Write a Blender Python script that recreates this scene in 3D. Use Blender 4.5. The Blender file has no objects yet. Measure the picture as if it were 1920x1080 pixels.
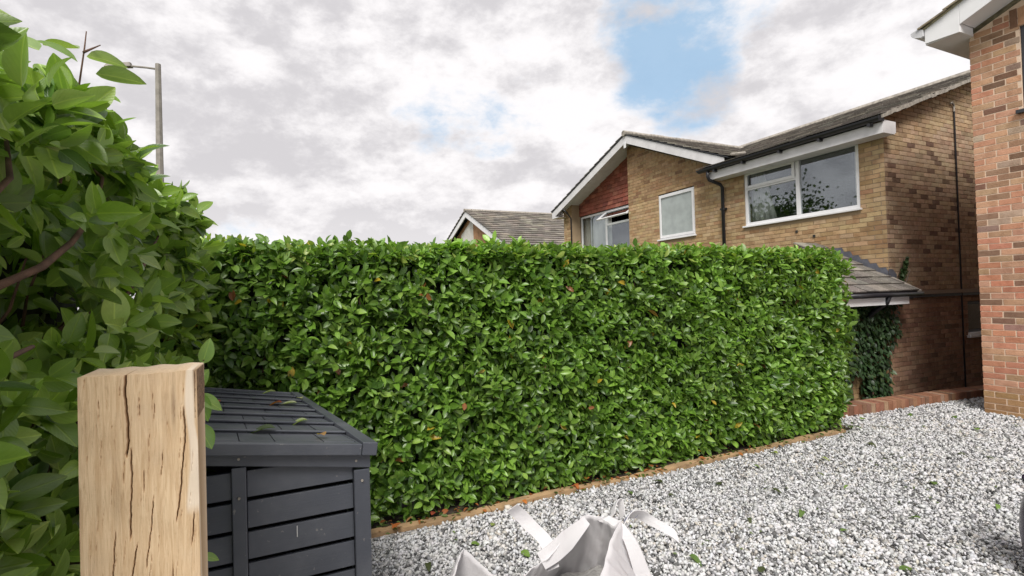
import bpy, math, random
import numpy as np
from mathutils import Vector, Matrix
random.seed(7); RG = np.random.default_rng(11)
S = bpy.context.scene; COL = S.collection

# ------------------------------------------------------------------ camera
FPX, AZ, PT, RL, EYE = 970.0, math.radians(25.4), math.radians(.83), math.radians(1.63), 1.62
fw = Vector((math.sin(AZ)*math.cos(PT), math.cos(AZ)*math.cos(PT), math.sin(PT)))
r0 = Vector((math.cos(AZ), -math.sin(AZ), 0)); u0 = r0.cross(fw)
rr = r0*math.cos(RL) - u0*math.sin(RL); uu = r0*math.sin(RL) + u0*math.cos(RL)
cam = bpy.data.cameras.new('camera'); co = bpy.data.objects.new('camera', cam); COL.objects.link(co)
co.matrix_world = Matrix(((rr.x, uu.x, -fw.x, 0), (rr.y, uu.y, -fw.y, 0), (rr.z, uu.z, -fw.z, EYE), (0, 0, 0, 1)))
cam.sensor_width = 36; cam.lens = FPX/1920*36; cam.clip_start = .05; cam.clip_end = 2000
S.camera = co
CE = np.array([0, 0, EYE])
def depth_of(p): return (np.asarray(p)-CE) @ np.array(fw)
def in_view(p, m=0):
    q = np.asarray(p)-CE; z = q @ np.array(fw)
    x = 960+FPX*(q @ np.array(rr))/z; y = 540-FPX*(q @ np.array(uu))/z
    return (z > .1) & (x > -m) & (x < 1920+m) & (y > -m) & (y < 1080+m)

# ------------------------------------------------------------------ light
SUN = Vector((-.38, -.57, .78)).normalized()
sl = bpy.data.lights.new('sun', 'SUN'); sl.energy = 2.9; sl.angle = math.radians(24); sl.color = (1, .96, .9)
so = bpy.data.objects.new('sun', sl); COL.objects.link(so)
so.rotation_euler = (-SUN).to_track_quat('-Z', 'Y').to_euler()
S.view_settings.view_transform = 'Standard'; S.view_settings.look = 'None'
S.view_settings.exposure = 0.55; S.view_settings.gamma = 1; S.view_settings.use_curve_mapping = False

class NT:
    """tiny node helper"""
    def __init__(s, tree): s.t = tree
    def n(s, kind, ins=None, **kw):
        nd = s.t.nodes.new(kind)
        for k, v in kw.items(): setattr(nd, k, v)
        for k, v in (ins or {}).items():
            sock = nd.inputs[k]
            if isinstance(v, bpy.types.NodeSocket): s.t.links.new(v, sock)
            else: sock.default_value = v
        return nd
    def m(s, op, a, b=0.0, c=None, clamp=False):
        nd = s.n('ShaderNodeMath', {0: a, 1: b}, operation=op, use_clamp=clamp)
        if c is not None:
            if isinstance(c, bpy.types.NodeSocket): s.t.links.new(c, nd.inputs[2])
            else: nd.inputs[2].default_value = c
        return nd.outputs[0]
    def mix(s, f, a, b, mode='MIX'):
        nd = s.n('ShaderNodeMix', data_type='RGBA', blend_type=mode)
        for i, v in ((0, f), (6, a), (7, b)):
            if isinstance(v, bpy.types.NodeSocket): s.t.links.new(v, nd.inputs[i])
            else: nd.inputs[i].default_value = v
        return nd.outputs[2]
    def ss(s, v, a, b, o0=0.0, o1=1.0):
        return s.n('ShaderNodeMapRange', {0: v, 1: a, 2: b, 3: o0, 4: o1}, interpolation_type='SMOOTHSTEP').outputs[0]
    def noise(s, vec, scale, detail=4, rough=.55, dist=0.0, w=None):
        ins = {'Vector': vec, 'Scale': scale, 'Detail': detail, 'Roughness': rough, 'Distortion': dist}
        if w is not None: ins['W'] = w
        return s.n('ShaderNodeTexNoise', ins, noise_dimensions='4D' if w is not None else '3D').outputs[0]
    def lk(s, a, b): s.t.links.new(a, b)

W = bpy.data.worlds.new('World'); S.world = W; W.use_nodes = True
W.node_tree.nodes.clear(); g = NT(W.node_tree)
SKY = .1
tc = g.n('ShaderNodeTexCoord').outputs['Generated']
nrm = g.n('ShaderNodeVectorMath', {0: tc}, operation='NORMALIZE').outputs[0]
sep = g.n('ShaderNodeSeparateXYZ', {0: nrm})
zc = g.m('ADD', g.m('MAXIMUM', sep.outputs[2], 0.0), .17)
pv = g.n('ShaderNodeCombineXYZ', {0: g.m('DIVIDE', sep.outputs[0], zc), 1: g.m('DIVIDE', sep.outputs[1], zc), 2: 0.0}).outputs[0]
nis = g.n('ShaderNodeTexSky', sky_type='NISHITA', sun_disc=False)
nis.sun_elevation = math.asin(SUN.z); nis.sun_rotation = math.atan2(SUN.x, SUN.y); nis.ozone_density = 1.4; nis.dust_density = .6
cv = g.n('ShaderNodeMapping', {'Vector': nrm, 'Scale': (1, 1, 1.7)}).outputs[0]
cv2 = g.n('ShaderNodeMapping', {'Vector': cv, 'Location': (.02, .02, .07)}).outputs[0]
n1 = g.noise(cv, 3.0, 10, .58, .15, 3.1)      # large billows
n2 = g.noise(pv, .9, 6, .52, .3, 8.7)        # broad light and dark
n3 = g.noise(cv, 6.5, 10, .63, .1, 1.4)
n3b = g.noise(cv2, 6.5, 10, .63, .1, 1.4)
gap = None
for d, c0, c1 in (((.615, .66, .45), .986, 1.0), ((.632, .665, .40), .990, 1.0), ((.665, .669, .345), .993, 1.001), ((.70, .57, .43), .995, 1.004),
                  ((-.054, .986, .161), .988, 1.002), ((.775, .578, .255), .992, 1.002), ((-.8, .3, .5), .96, .999), ((.2, -.8, .6), .95, .999), ((-.5, -.6, .6), .97, 1.0)):
    v = Vector(d).normalized()
    dt = g.n('ShaderNodeVectorMath', {0: nrm, 1: v}, operation='DOT_PRODUCT').outputs['Value']
    k = g.ss(dt, c0, c1)
    if d[0] in (.43, -.054, .775): k = g.m('MULTIPLY', k, .22)
    gap = k if gap is None else g.m('MAXIMUM', gap, k)
cl = g.m('ADD', g.m('MULTIPLY', g.m('SUBTRACT', n1, .5), 3.4), g.m('SUBTRACT', g.m('MULTIPLY', gap, .88), .16))
blue = g.ss(g.m('ADD', cl, g.m('MULTIPLY', g.m('SUBTRACT', n3, .5), 2.3)), .22, .92)
relief = g.m('MULTIPLY', g.m('SUBTRACT', n3, n3b), 1.1)
bright = g.ss(g.m('ADD', g.m('ADD', g.m('MULTIPLY', n2, .45), g.m('MULTIPLY', n1, .55)), relief), .34, .66)
hz = g.ss(sep.outputs[2], 0.0, .25, .55, 0.0)
bright = g.m('MAXIMUM', bright, hz)
cs = 1/SKY
cloud = g.mix(bright, (.475*cs, .46*cs, .475*cs, 1), (.70*cs, .68*cs, .685*cs, 1))
bluec = g.mix(.85, nis.outputs[0], (.275*cs, .42*cs, .575*cs, 1))
full = g.mix(g.m('MULTIPLY', blue, .92), cloud, bluec)
bg = g.n('ShaderNodeBackground', {'Color': full, 'Strength': SKY})
g.lk(bg.outputs[0], g.n('ShaderNodeOutputWorld').inputs[0])

# ------------------------------------------------------------------ materials
MATS = {}
def mat(name, fn):
    if name not in MATS:
        m = bpy.data.materials.new(name); m.use_nodes = True; m.node_tree.nodes.clear(); t = NT(m.node_tree)
        out = t.n('ShaderNodeOutputMaterial'); sh = fn(t); t.lk(sh, out.inputs[0]); MATS[name] = m
    return MATS[name]
def obj_co(t): return t.n('ShaderNodeNewGeometry').outputs['Position']
def bump(t, h, strength=.3, dist=.01):
    return t.n('ShaderNodeBump', {'Height': h, 'Strength': strength, 'Distance': dist}).outputs[0]
def bsdf(t, **k):
    ins = {'Roughness': .8}
    ins.update({kk.replace('_', ' '): v for kk, v in k.items()})
    return t.n('ShaderNodeBsdfPrincipled', ins).outputs[0]
def src(t, mode):
    if mode == 'OBJ': return t.n('ShaderNodeObjectInfo').outputs['Color']
    return t.n('ShaderNodeAttribute', attribute_name='Col').outputs['Color']

def f_plain(c, rough=.6, var=.12, sc=6, bs=.15, spec=.5):
    def f(t):
        p = obj_co(t); n = t.noise(p, sc, 6); n2 = t.noise(p, sc*14, 3)
        col = t.mix(t.ss(n, .3, .7), tuple(x*(1-var) for x in c)+(1,), tuple(min(1, x*(1+var*.6)) for x in c)+(1,))
        return bsdf(t, Base_Color=col, Roughness=rough, Normal=bump(t, n2, bs, .004), Specular_IOR_Level=spec)
    return f
def f_brick(mode, dirt=.35):
    def f(t):
        p = obj_co(t); c = src(t, mode)
        a = t.noise(p, 9, 5, .6); b = t.noise(p, 55, 5, .65); big = t.noise(p, 1.1, 4)
        c = t.mix(t.ss(a, .42, .68, 0, .5), c, t.mix(1, c, (.62, .52, .46, 1), 'MULTIPLY'))
        c = t.mix(t.ss(b, .52, .72, 0, .35), c, t.mix(1, c, (1.35, 1.3, 1.25, 1), 'MULTIPLY'))
        c = t.mix(t.ss(b, .30, .42, .4, 0), c, t.mix(1, c, (.55, .5, .45, 1), 'MULTIPLY'))
        c = t.mix(t.ss(big, .45, .7, 0, dirt), c, t.mix(1, c, (.68, .62, .58, 1), 'MULTIPLY'))
        return bsdf(t, Base_Color=c, Roughness=.9, Normal=bump(t, b, .55, .006), Specular_IOR_Level=.25)
    return f
def f_mortar(c):
    def f(t):
        p = obj_co(t); b = t.noise(p, 70, 4); a = t.noise(p, 3, 4)
        col = t.mix(a, tuple(x*.7 for x in c)+(1,), tuple(x*1.1 for x in c)+(1,))
        return bsdf(t, Base_Color=col, Roughness=.95, Normal=bump(t, b, .5, .004))
    return f
def f_leaf(mode, vein=.35, rough=.34):
    def f(t):
        c = src(t, mode)
        uv = t.n('ShaderNodeUVMap', uv_map='UVMap').outputs[0]; s = t.n('ShaderNodeSeparateXYZ', {0: uv})
        ax = t.m('ABSOLUTE', t.m('SUBTRACT', s.outputs[0], .5))
        mid = t.ss(ax, 0.012, .05, 1, 0)
        ph = t.m('SINE', t.m('MULTIPLY', t.m('SUBTRACT', s.outputs[1], t.m('MULTIPLY', ax, .9)), 48))
        side = t.m('MULTIPLY', t.ss(ph, .82, 1.0), .16)
        p = obj_co(t); nz = t.noise(p, 38, 4); blot = t.noise(p, 7, 3)
        c = t.mix(t.ss(nz, .35, .7, 0, .35), c, t.mix(1, c, (.62, .72, .55, 1), 'MULTIPLY'))
        c = t.mix(t.ss(blot, .5, .75, 0, .3), c, t.mix(1, c, (1.25, 1.12, .8, 1), 'MULTIPLY'))
        lite = t.mix(1, c, (1.75, 1.55, 1.5, 1), 'MULTIPLY')
        c = t.mix(t.m('MULTIPLY', t.m('MAXIMUM', mid, side), vein*1.8, clamp=True), c, lite)
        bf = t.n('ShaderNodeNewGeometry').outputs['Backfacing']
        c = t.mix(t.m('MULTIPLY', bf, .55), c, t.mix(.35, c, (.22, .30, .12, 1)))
        bp = bump(t, t.m('ADD', t.m('MULTIPLY', ph, .10), t.m('SUBTRACT', nz, mid)), .35, .002)
        pr_ = t.n('ShaderNodeBsdfPrincipled', {'Base Color': c, 'Roughness': rough, 'Normal': bp, 'Specular IOR Level': .6})
        tr = t.n('ShaderNodeBsdfTranslucent', {'Color': t.mix(1, c, (1.5, 1.7, .6, 1), 'MULTIPLY'), 'Normal': bp})
        return t.n('ShaderNodeMixShader', {0: .30, 1: pr_.outputs[0], 2: tr.outputs[0]}).outputs[0]
    return f
def f_attr(rough=.85, mode='ATTR', var=.25, sc=20, bs=.4):
    def f(t):
        p = obj_co(t); c = src(t, mode); n = t.noise(p, sc, 5, .6); n2 = t.noise(p, sc*6, 3)
        c = t.mix(t.ss(n, .4, .7, 0, var*2), c, t.mix(1, c, (.6, .6, .6, 1), 'MULTIPLY'))
        return bsdf(t, Base_Color=c, Roughness=rough, Normal=bump(t, n2, bs, .003))
    return f
def f_tile(mode='ATTR'):
    def f(t):
        p = obj_co(t); c = src(t, mode); n = t.noise(p, 7, 6, .65); n2 = t.noise(p, 45, 4, .6)
        c = t.mix(t.ss(n2, .55, .68, 0, .65), c, (.42, .41, .34, 1))
        c = t.mix(t.ss(n, .52, .7, 0, .6), c, (.055, .05, .045, 1))
        return bsdf(t, Base_Color=c, Roughness=.95, Normal=bump(t, n2, .6, .01))
    return f
def f_oak(t):
    p = obj_co(t)
    sk = t.n('ShaderNodeMapping', {'Vector': p, 'Rotation': (0, math.radians(6), 0), 'Scale': (1, 1, .045)}).outputs[0]
    g1 = t.noise(sk, 190, 7, .7, .8); g2 = t.noise(sk, 520, 4, .65); a = t.noise(p, 9, 4); saw = t.noise(t.n('ShaderNodeMapping', {'Vector': p, 'Scale': (.2, 1, 1)}).outputs[0], 330, 2)
    c = t.mix(t.ss(g1, .30, .70), (.55, .375, .215, 1), (.74, .56, .36, 1))
    c = t.mix(t.ss(g2, .58, .72, 0, .7), c, (.36, .22, .11, 1))
    g3 = t.noise(t.n('ShaderNodeMapping', {'Vector': p, 'Rotation': (0, math.radians(7), 0), 'Scale': (1, 1, .10)}).outputs[0], 75, 6, .7, 1.2)
    c = t.mix(t.ss(g3, .54, .68, 0, .55), c, (.45, .31, .185, 1))
    c = t.mix(t.ss(a, .45, .75, 0, .5), c, (.58, .44, .30, 1))
    at = t.n('ShaderNodeAttribute', attribute_name='Col').outputs['Color']; s = t.n('ShaderNodeSeparateColor', {0: at})
    c = t.mix(s.outputs[0], c, (.26, .115, .04, 1))          # inside of the cracks
    c = t.mix(s.outputs[1], c, (.74, .64, .52, 1))           # pale sapwood
    c = t.mix(t.m('MULTIPLY', s.outputs[2], .7), c, (.17, .10, .055, 1))           # grey stain, bark
    return bsdf(t, Base_Color=c, Roughness=.8, Normal=bump(t, t.m('ADD', t.m('ADD', g1, t.m('MULTIPLY', g2, .6)), t.m('MULTIPLY', saw, .35)), .55, .002), Specular_IOR_Level=.3)
def f_binpaint(t):
    p = obj_co(t); sk = t.n('ShaderNodeMapping', {'Vector': p, 'Scale': (.07, 1, 1)}).outputs[0]
    g1 = t.noise(sk, 160, 5, .6); a = t.noise(p, 5, 5, .6); sp = t.noise(p, 60, 3)
    c = t.mix(t.ss(a, .35, .7), (.060, .066, .082, 1), (.088, .094, .110, 1))
    c = t.mix(t.ss(sp, .69, .75, 0, .55), c, (.22, .21, .2, 1))
    return bsdf(t, Base_Color=c, Roughness=t.ss(a, .3, .7, .34, .5), Normal=bump(t, g1, .3, .002))
def f_cloth(t):
    p = obj_co(t)
    w = t.n('ShaderNodeTexWave', {'Vector': p, 'Scale': 180.0}, wave_type='BANDS', bands_direction='Z').outputs[1]
    n = t.noise(p, 5, 5); cr = t.noise(p, 16, 5, .6, 1.0)
    c = t.mix(t.ss(n, .35, .7), (.74, .72, .74, 1), (.83, .82, .83, 1))
    pr_ = bsdf(t, Base_Color=c, Roughness=.6, Normal=bump(t, t.m('ADD', t.m('MULTIPLY', w, .08), cr), .5, .012))
    tr = t.n('ShaderNodeBsdfTranslucent', {'Color': (.7, .68, .68, 1)}).outputs[0]
    return t.n('ShaderNodeMixShader', {0: .25, 1: pr_, 2: tr}).outputs[0]
def f_glass(tint=(.55, .6, .6), refl=.08):
    def f(t):
        gl = t.n('ShaderNodeBsdfGlossy', {'Color': (.9, .95, 1, 1), 'Roughness': .015})
        tr = t.n('ShaderNodeBsdfTransparent', {'Color': tint+(1,)})
        ge = t.n('ShaderNodeNewGeometry'); cs_ = t.m('ABSOLUTE', t.n('ShaderNodeVectorMath', {0: ge.outputs['Incoming'], 1: ge.outputs['Normal']}, operation='DOT_PRODUCT').outputs['Value'])
        fr = t.m('ADD', t.m('MULTIPLY', t.m('POWER', t.m('SUBTRACT', 1.0, cs_), 5.0), 1-refl), refl)
        return t.n('ShaderNodeMixShader', {0: fr, 1: tr.outputs[0], 2: gl.outputs[0]}).outputs[0]
    return f
def f_stonebase(t):
    p = obj_co(t)
    v = t.n('ShaderNodeTexVoronoi', {'Vector': p, 'Scale': 55.0}); v2 = t.n('ShaderNodeTexVoronoi', {'Vector': p, 'Scale': 55.0}, feature='DISTANCE_TO_EDGE').outputs[0]
    k = t.n('ShaderNodeSeparateColor', {0: v.outputs['Color']}).outputs[0]
    c = t.mix(t.ss(k, .25, .6), (.22, .22, .23, 1), (.60, .60, .60, 1))
    c = t.mix(t.ss(v2, 0, .12, .75, 0), c, (.08, .08, .08, 1))
    return bsdf(t, Base_Color=c, Roughness=.8, Normal=bump(t, v2, .9, .02))

M_BRO, M_BRA = mat('brick_piece', f_brick('OBJ')), mat('brick_field', f_brick('ATTR'))
M_MORY = mat('yellow_mortar', f_mortar((.36, .265, .165))); M_MORR = mat('cream_mortar', f_mortar((.74, .56, .42)))
M_MORD = mat('dark_mortar', f_mortar((.34, .27, .205)))
M_LO, M_LA = mat('leaf_piece', f_leaf('OBJ')), mat('leaf_field', f_leaf('ATTR', .28, .36))
M_WHITE = mat('white_pvc', f_plain((.76, .76, .77), .35, .05, 3, .03)); M_FASC = mat('white_fascia', f_plain((.68, .67, .68), .5, .1, 4, .1))
M_BLACK = mat('black_plastic', f_plain((.018, .018, .022), .35, .2, 8, .1)); M_LEAD = mat('lead_flashing', f_plain((.11, .115, .14), .55, .25, 12, .4))
M_TILEA = mat('roof_tile_field', f_tile()); M_CLAY = mat('clay_tile', f_brick('OBJ', .2))
M_OAK = mat('green_oak', f_oak); M_BIN = mat('anthracite_paint', f_binpaint); M_CLOTH = mat('woven_bag_cloth', f_cloth)
M_GLASS = mat('window_glass', f_glass((.84, .87, .87), .14)); M_FROST = mat('obscured_glass', f_plain((.36, .40, .39), .22, .12, 5, .05, .8))
M_DARK = mat('dark_room', f_plain((.03, .028, .026), .9)); M_CURT = mat('curtain_cloth', f_plain((.62, .60, .55), .9, .12, 3))
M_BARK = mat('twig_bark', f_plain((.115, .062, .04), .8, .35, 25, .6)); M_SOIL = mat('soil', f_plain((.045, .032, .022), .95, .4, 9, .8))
M_CORE = mat('core_shade', f_plain((.018, .026, .012), .95, .5, 18, .8)); M_STONEB = mat('gravel_bed', f_stonebase)  # M_CORE: inner shade of the hedges put into the colour
M_STONE = mat('gravel_stone', f_attr(.7, 'ATTR', .15, 60, .3)); M_EDGE = mat('edging_timber', f_plain((.33, .215, .115), .9, .35, 7, .5))
M_GREYM = mat('dark_grey_metal', f_plain((.03, .032, .038), .4, .1)); M_CONC = mat('lamp_concrete', f_plain((.27, .25, .22), .9, .2, 6, .4))
M_GROUND = mat('rough_ground', f_plain((.09, .10, .045), .95, .4, 2, .6)); M_IVY = mat('ivy_leaf', f_leaf('ATTR', .15, .45))
M_PURPLE = mat('purple_glaze', f_plain((.022, .012, .04), .2, .2)); M_BLUE = mat('blue_print', f_plain((.12, .17, .42), .7)); M_GPAV = mat('alley_paving', f_plain((.13, .12, .11), .95, .3, 4, .5))
M_PALE = mat('pale_mark', f_plain((.5, .5, .5), .8)); M_SAND = mat('bag_contents', f_plain((.36, .35, .34), .95, .4, 30, .9))
M_FLEAF = mat('fallen_leaf', f_leaf('OBJ', .2, .6)); M_MOSS = mat('mossy_verge', f_plain((.30, .27, .17), .95, .35, 14, .7)); M_OLDC = mat('weathered_cement', f_plain((.33, .30, .26), .95, .35, 12, .8))

# ------------------------------------------------------------------ mesh helpers
def link(o, parent=None, label=None, cat=None, group=None, kind=None):
    COL.objects.link(o)
    if parent is not None:
        o.parent = parent
        base = parent.location.copy()
        if parent.parent is not None: base = base + parent.parent.location
        o.location = o.location - base
    for k, v in (('label', label), ('category', cat), ('group', group), ('kind', kind)):
        if v: o[k] = v
    return o
def thing(name, loc, label, cat, group=None):
    o = bpy.data.objects.new(name, None); o.location = loc; o.empty_display_size = .1
    return link(o, None, label, cat, group)
def colattr(me, cols, faces_per=None):
    a = me.color_attributes.new('Col', 'FLOAT_COLOR', 'POINT'); arr = np.ones((len(me.vertices), 4), np.float32); arr[:, :3] = cols
    a.data.foreach_set('color', arr.ravel())
def raw(name, V, Fc, m, parent=None, cols=None, smooth=False, uv=None, **k):
    me = bpy.data.meshes.new(name)
    V = np.asarray(V, np.float32)
    if isinstance(Fc, np.ndarray):
        n, s = Fc.shape
        me.vertices.add(len(V)); me.vertices.foreach_set('co', V.ravel())
        me.loops.add(n*s); me.loops.foreach_set('vertex_index', Fc.ravel().astype(np.int32))
        me.polygons.add(n); me.polygons.foreach_set('loop_start', np.arange(0, n*s, s, dtype=np.int32))
        if smooth: me.polygons.foreach_set('use_smooth', np.ones(n, bool))
        me.update(calc_edges=True)
    else:
        me.from_pydata(V.tolist(), [], [tuple(f) for f in Fc]); me.update()
        if smooth:
            me.polygons.foreach_set('use_smooth', np.ones(len(me.polygons), bool))
    if cols is not None: colattr(me, cols)
    if uv is not None:
        l = me.uv_layers.new(name='UVMap'); vi = np.empty(len(me.loops), np.int32); me.loops.foreach_get('vertex_index', vi)
        l.data.foreach_set('uv', np.asarray(uv, np.float32)[vi].ravel())
    if m is not None: me.materials.append(m)
    return link(bpy.data.objects.new(name, me), parent, **k)
BXF = [(0, 3, 2, 1), (4, 5, 6, 7), (0, 1, 5, 4), (1, 2, 6, 5), (2, 3, 7, 6), (3, 0, 4, 7)]
class MB:
    def __init__(s): s.v, s.f, s.c, s.sm = [], [], [], False
    def add(s, V, Fc, col=(1, 1, 1)):
        b = len(s.v); s.v += [tuple(p) for p in V]; s.f += [tuple(i+b for i in f) for f in Fc]; s.c += [col]*len(V); return s
    def box(s, a, b, col=(1, 1, 1)):
        x0, y0, z0 = a; x1, y1, z1 = b
        if x0 > x1: x0, x1 = x1, x0
        if y0 > y1: y0, y1 = y1, y0
        if z0 > z1: z0, z1 = z1, z0
        return s.add([(x0, y0, z0), (x1, y0, z0), (x1, y1, z0), (x0, y1, z0), (x0, y0, z1), (x1, y0, z1), (x1, y1, z1), (x0, y1, z1)], BXF, col)
    def hexa(s, P, col=(1, 1, 1)): return s.add(P, BXF, col)
    def slab(s, o, a, b, n, col=(1, 1, 1)):
        """parallelepiped from corner o with edge vectors a, b, n"""
        o, a, b, n = map(Vector, (o, a, b, n))
        return s.hexa([o, o+a, o+a+b, o+b, o+n, o+a+n, o+a+b+n, o+b+n], col)
    def prism(s, pts, ext, col=(1, 1, 1)):
        n = len(pts); e = Vector(ext); P = [Vector(p) for p in pts]; Q = [p+e for p in P]
        return s.add(P+Q, [tuple(range(n))[::-1], tuple(range(n, 2*n))]+[(i, (i+1) % n, (i+1) % n+n, i+n) for i in range(n)], col)
    def tube(s, pts, rad, n=8, col=(1, 1, 1)):
        pts = [Vector(p) for p in pts]; rad = rad if hasattr(rad, '__len__') else [rad]*len(pts)
        b = len(s.v); V = []; Fc = []
        up = Vector((.13, .21, .97))
        for i, p in enumerate(pts):
            d = (pts[min(i+1, len(pts)-1)]-pts[max(i-1, 0)]).normalized()
            x = d.cross(up)
            if x.length < .1: x = d.cross(Vector((1, 0, 0)))
            x.normalize(); y = d.cross(x)
            for k in range(n):
                a = 2*math.pi*k/n; V.append(p+(x*math.cos(a)+y*math.sin(a))*rad[i])
        for i in range(len(pts)-1):
            for k in range(n): Fc.append((i*n+k, i*n+(k+1) % n, (i+1)*n+(k+1) % n, (i+1)*n+k))
        Fc += [tuple(range(n))[::-1], tuple((len(pts)-1)*n+k for k in range(n))]
        return s.add(V, Fc, col)
    def build(s, name, m, parent=None, bevel=0, smooth=False, **k):
        cols = np.array(s.c) if any(c != (1, 1, 1) for c in s.c) else None
        o = raw(name, s.v, s.f, m, parent, cols, smooth, **k)
        if bevel:
            b = o.modifiers.new('bevel', 'BEVEL'); b.width = bevel; b.segments = 2; b.limit_method = 'ANGLE'
        return o
def box(name, a, b, m, parent=None, bevel=0, **k): return MB().box(a, b).build(name, m, parent, bevel, **k)

# ------------------------------------------------------------------ brick walls
def jitter_box(w, h, d, j, seed):
    r = random.Random(seed); P = []
    for z in (0, d):
        for x, y in ((0, 0), (w, 0), (w, h), (0, h)):
            i = 0 if z == 0 else .0035
            P.append((x+(i if x == 0 else -i)+r.uniform(-j, j), y+(i if y == 0 else -i)+r.uniform(-j, j), z))
    return P
BR_ME = []
for i in range(5):
    P = jitter_box(1, 1, 1, .0, i); r = random.Random(i)
    P = [(max(0, min(1, x))+(r.uniform(-.012, .012)), y+r.uniform(-.035, .035), z*(1+(r.uniform(-.25, .25) if z else 0))) for x, y, z in P]
    me = bpy.data.meshes.new('brick'); me.from_pydata(P, [], BXF); me.materials.append(M_BRO); BR_ME.append(me)
def pick(pal):
    r = random.random()*sum(w for w, _ in pal)
    for w, c in pal:
        r -= w
        if r <= 0: break
    k = random.uniform(.88, 1.12); return tuple(min(.8, x*k*random.uniform(.96, 1.04)) for x in c)
def lay_bricks(org, u, nrm_, z0, z1, spans, pal, proud=.008, L=.225, Hc=.075, j=.01, phase=0, rot=0):
    """list of bricks (corner, u, length, height, colour). spans(z) -> [(a,b)] free stretches along u at course z"""
    out = []; u = Vector(u); nrm_ = Vector(nrm_); org = Vector(org); c = 0; z = z0
    while z < z1:
        off = (L/2 if c % 2 else 0)+phase
        for a, b in spans(z, z+Hc-j):
            k = math.floor((a-off)/L)
            while off+k*L < b:
                x0, x1 = max(a, off+k*L), min(b, off+(k+1)*L-j)
                if x1-x0 > .03: out.append((org+u*x0+Vector((0, 0, z)), u, nrm_, x1-x0, Hc-j, proud, pick(pal(x0, z) if callable(pal) else pal)))
                k += 1
        z += Hc; c += 1
    return out
def place_bricks(house, bricks, limit=300, name='brick', nmany='bricks', objmat=None, fieldmat=None):
    sc = []
    for i, (p, u, n, l, h, d, c) in enumerate(bricks):
        ctr = np.array(p+u*(l/2)+Vector((0, 0, h/2))); z = depth_of(ctr)
        vis = in_view(ctr, 10) and z > 0
        view = Vector(ctr-CE).normalized()
        a = l*h*abs(view.dot(n))/(z*z) if vis else 0
        if vis and VIS(ctr) is False: a *= .001
        sc.append(a)
    order = sorted(range(len(bricks)), key=lambda i: -sc[i]); single = set(order[:limit])
    mb = MB(); base = house.location
    for i, (p, u, n, l, h, d, c) in enumerate(bricks):
        Mx = Matrix(((u.x*l, 0, n.x*d, p.x), (u.y*l, 0, n.y*d, p.y), (0, h, n.z*d, p.z), (0, 0, 0, 1)))
        if u.cross(Vector((0, 0, 1))).dot(n) < 0: pass
        if i in single:
            o = bpy.data.objects.new(name, BR_ME[i % 5]); o.color = c+(1,); COL.objects.link(o); o.parent = house
            Mx.translation = Mx.translation-base; o.matrix_basis = Mx
        else:
            mb.hexa([Mx @ v.co for v in BR_ME[i % 5].vertices], c)
    if mb.v: mb.build(nmany, fieldmat or M_BRA, house, kind='stuff')
def VIS(c):
    """rough test that the main hedge does not hide a point on the far house"""
    d = Vector(c)-Vector((0, 0, EYE))
    if d.y > 0:
        t = 3.8/d.y; x = d.x*t; z = EYE+d.z*t
        if -.5 < x < 6.1 and z < 2.0 and t < 1: return False
    if d.x > 0:
        t = 8.0/d.x; y = d.y*t
        if y < 3.3 and t < .995: return False
    return True

# ------------------------------------------------------------------ terrain
def poly_slab(name, pts, z0, z1, m, **k):
    return MB().prism([(x, y, z0) for x, y in pts], (0, 0, z1-z0)).build(name, m, **k)
raw('ground', [(-600, -600, -.64), (600, -600, -.64), (600, 600, -.64), (-600, 600, -.64)], [(0, 1, 2, 3)], M_GROUND, kind='structure')
poly_slab('driveway', [(-.40, -12), (16, -12), (16, 2.98), (9.3, 3.77), (6.1, 4.16), (6.1, 3.70), (-.40, 3.70)], -.60, -.012, M_STONEB, kind='structure')
poly_slab('hedge_bed', [(-14, -12), (-.404, -12), (-.404, 3.704), (6.096, 3.704), (6.096, 5.0), (-14, 5.0)], -.60, -.02, M_SOIL, kind='structure')
raw('alley_path', [(6.1, 4.0, -.56), (18, 3.0, -.56), (18, 4.9, -.56), (6.1, 4.9, -.56)], [(0, 1, 2, 3)], M_GPAV, kind='structure')

def wob(x, z, s=0): return .5*np.sin(x*2.3+z*1.7+s)+.3*np.sin(x*5.1-z*3.9+s*2)+.25*np.sin(x*9.7+z*8.3+s)+.2*np.sin(z*13.1-x*4+s)
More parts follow.
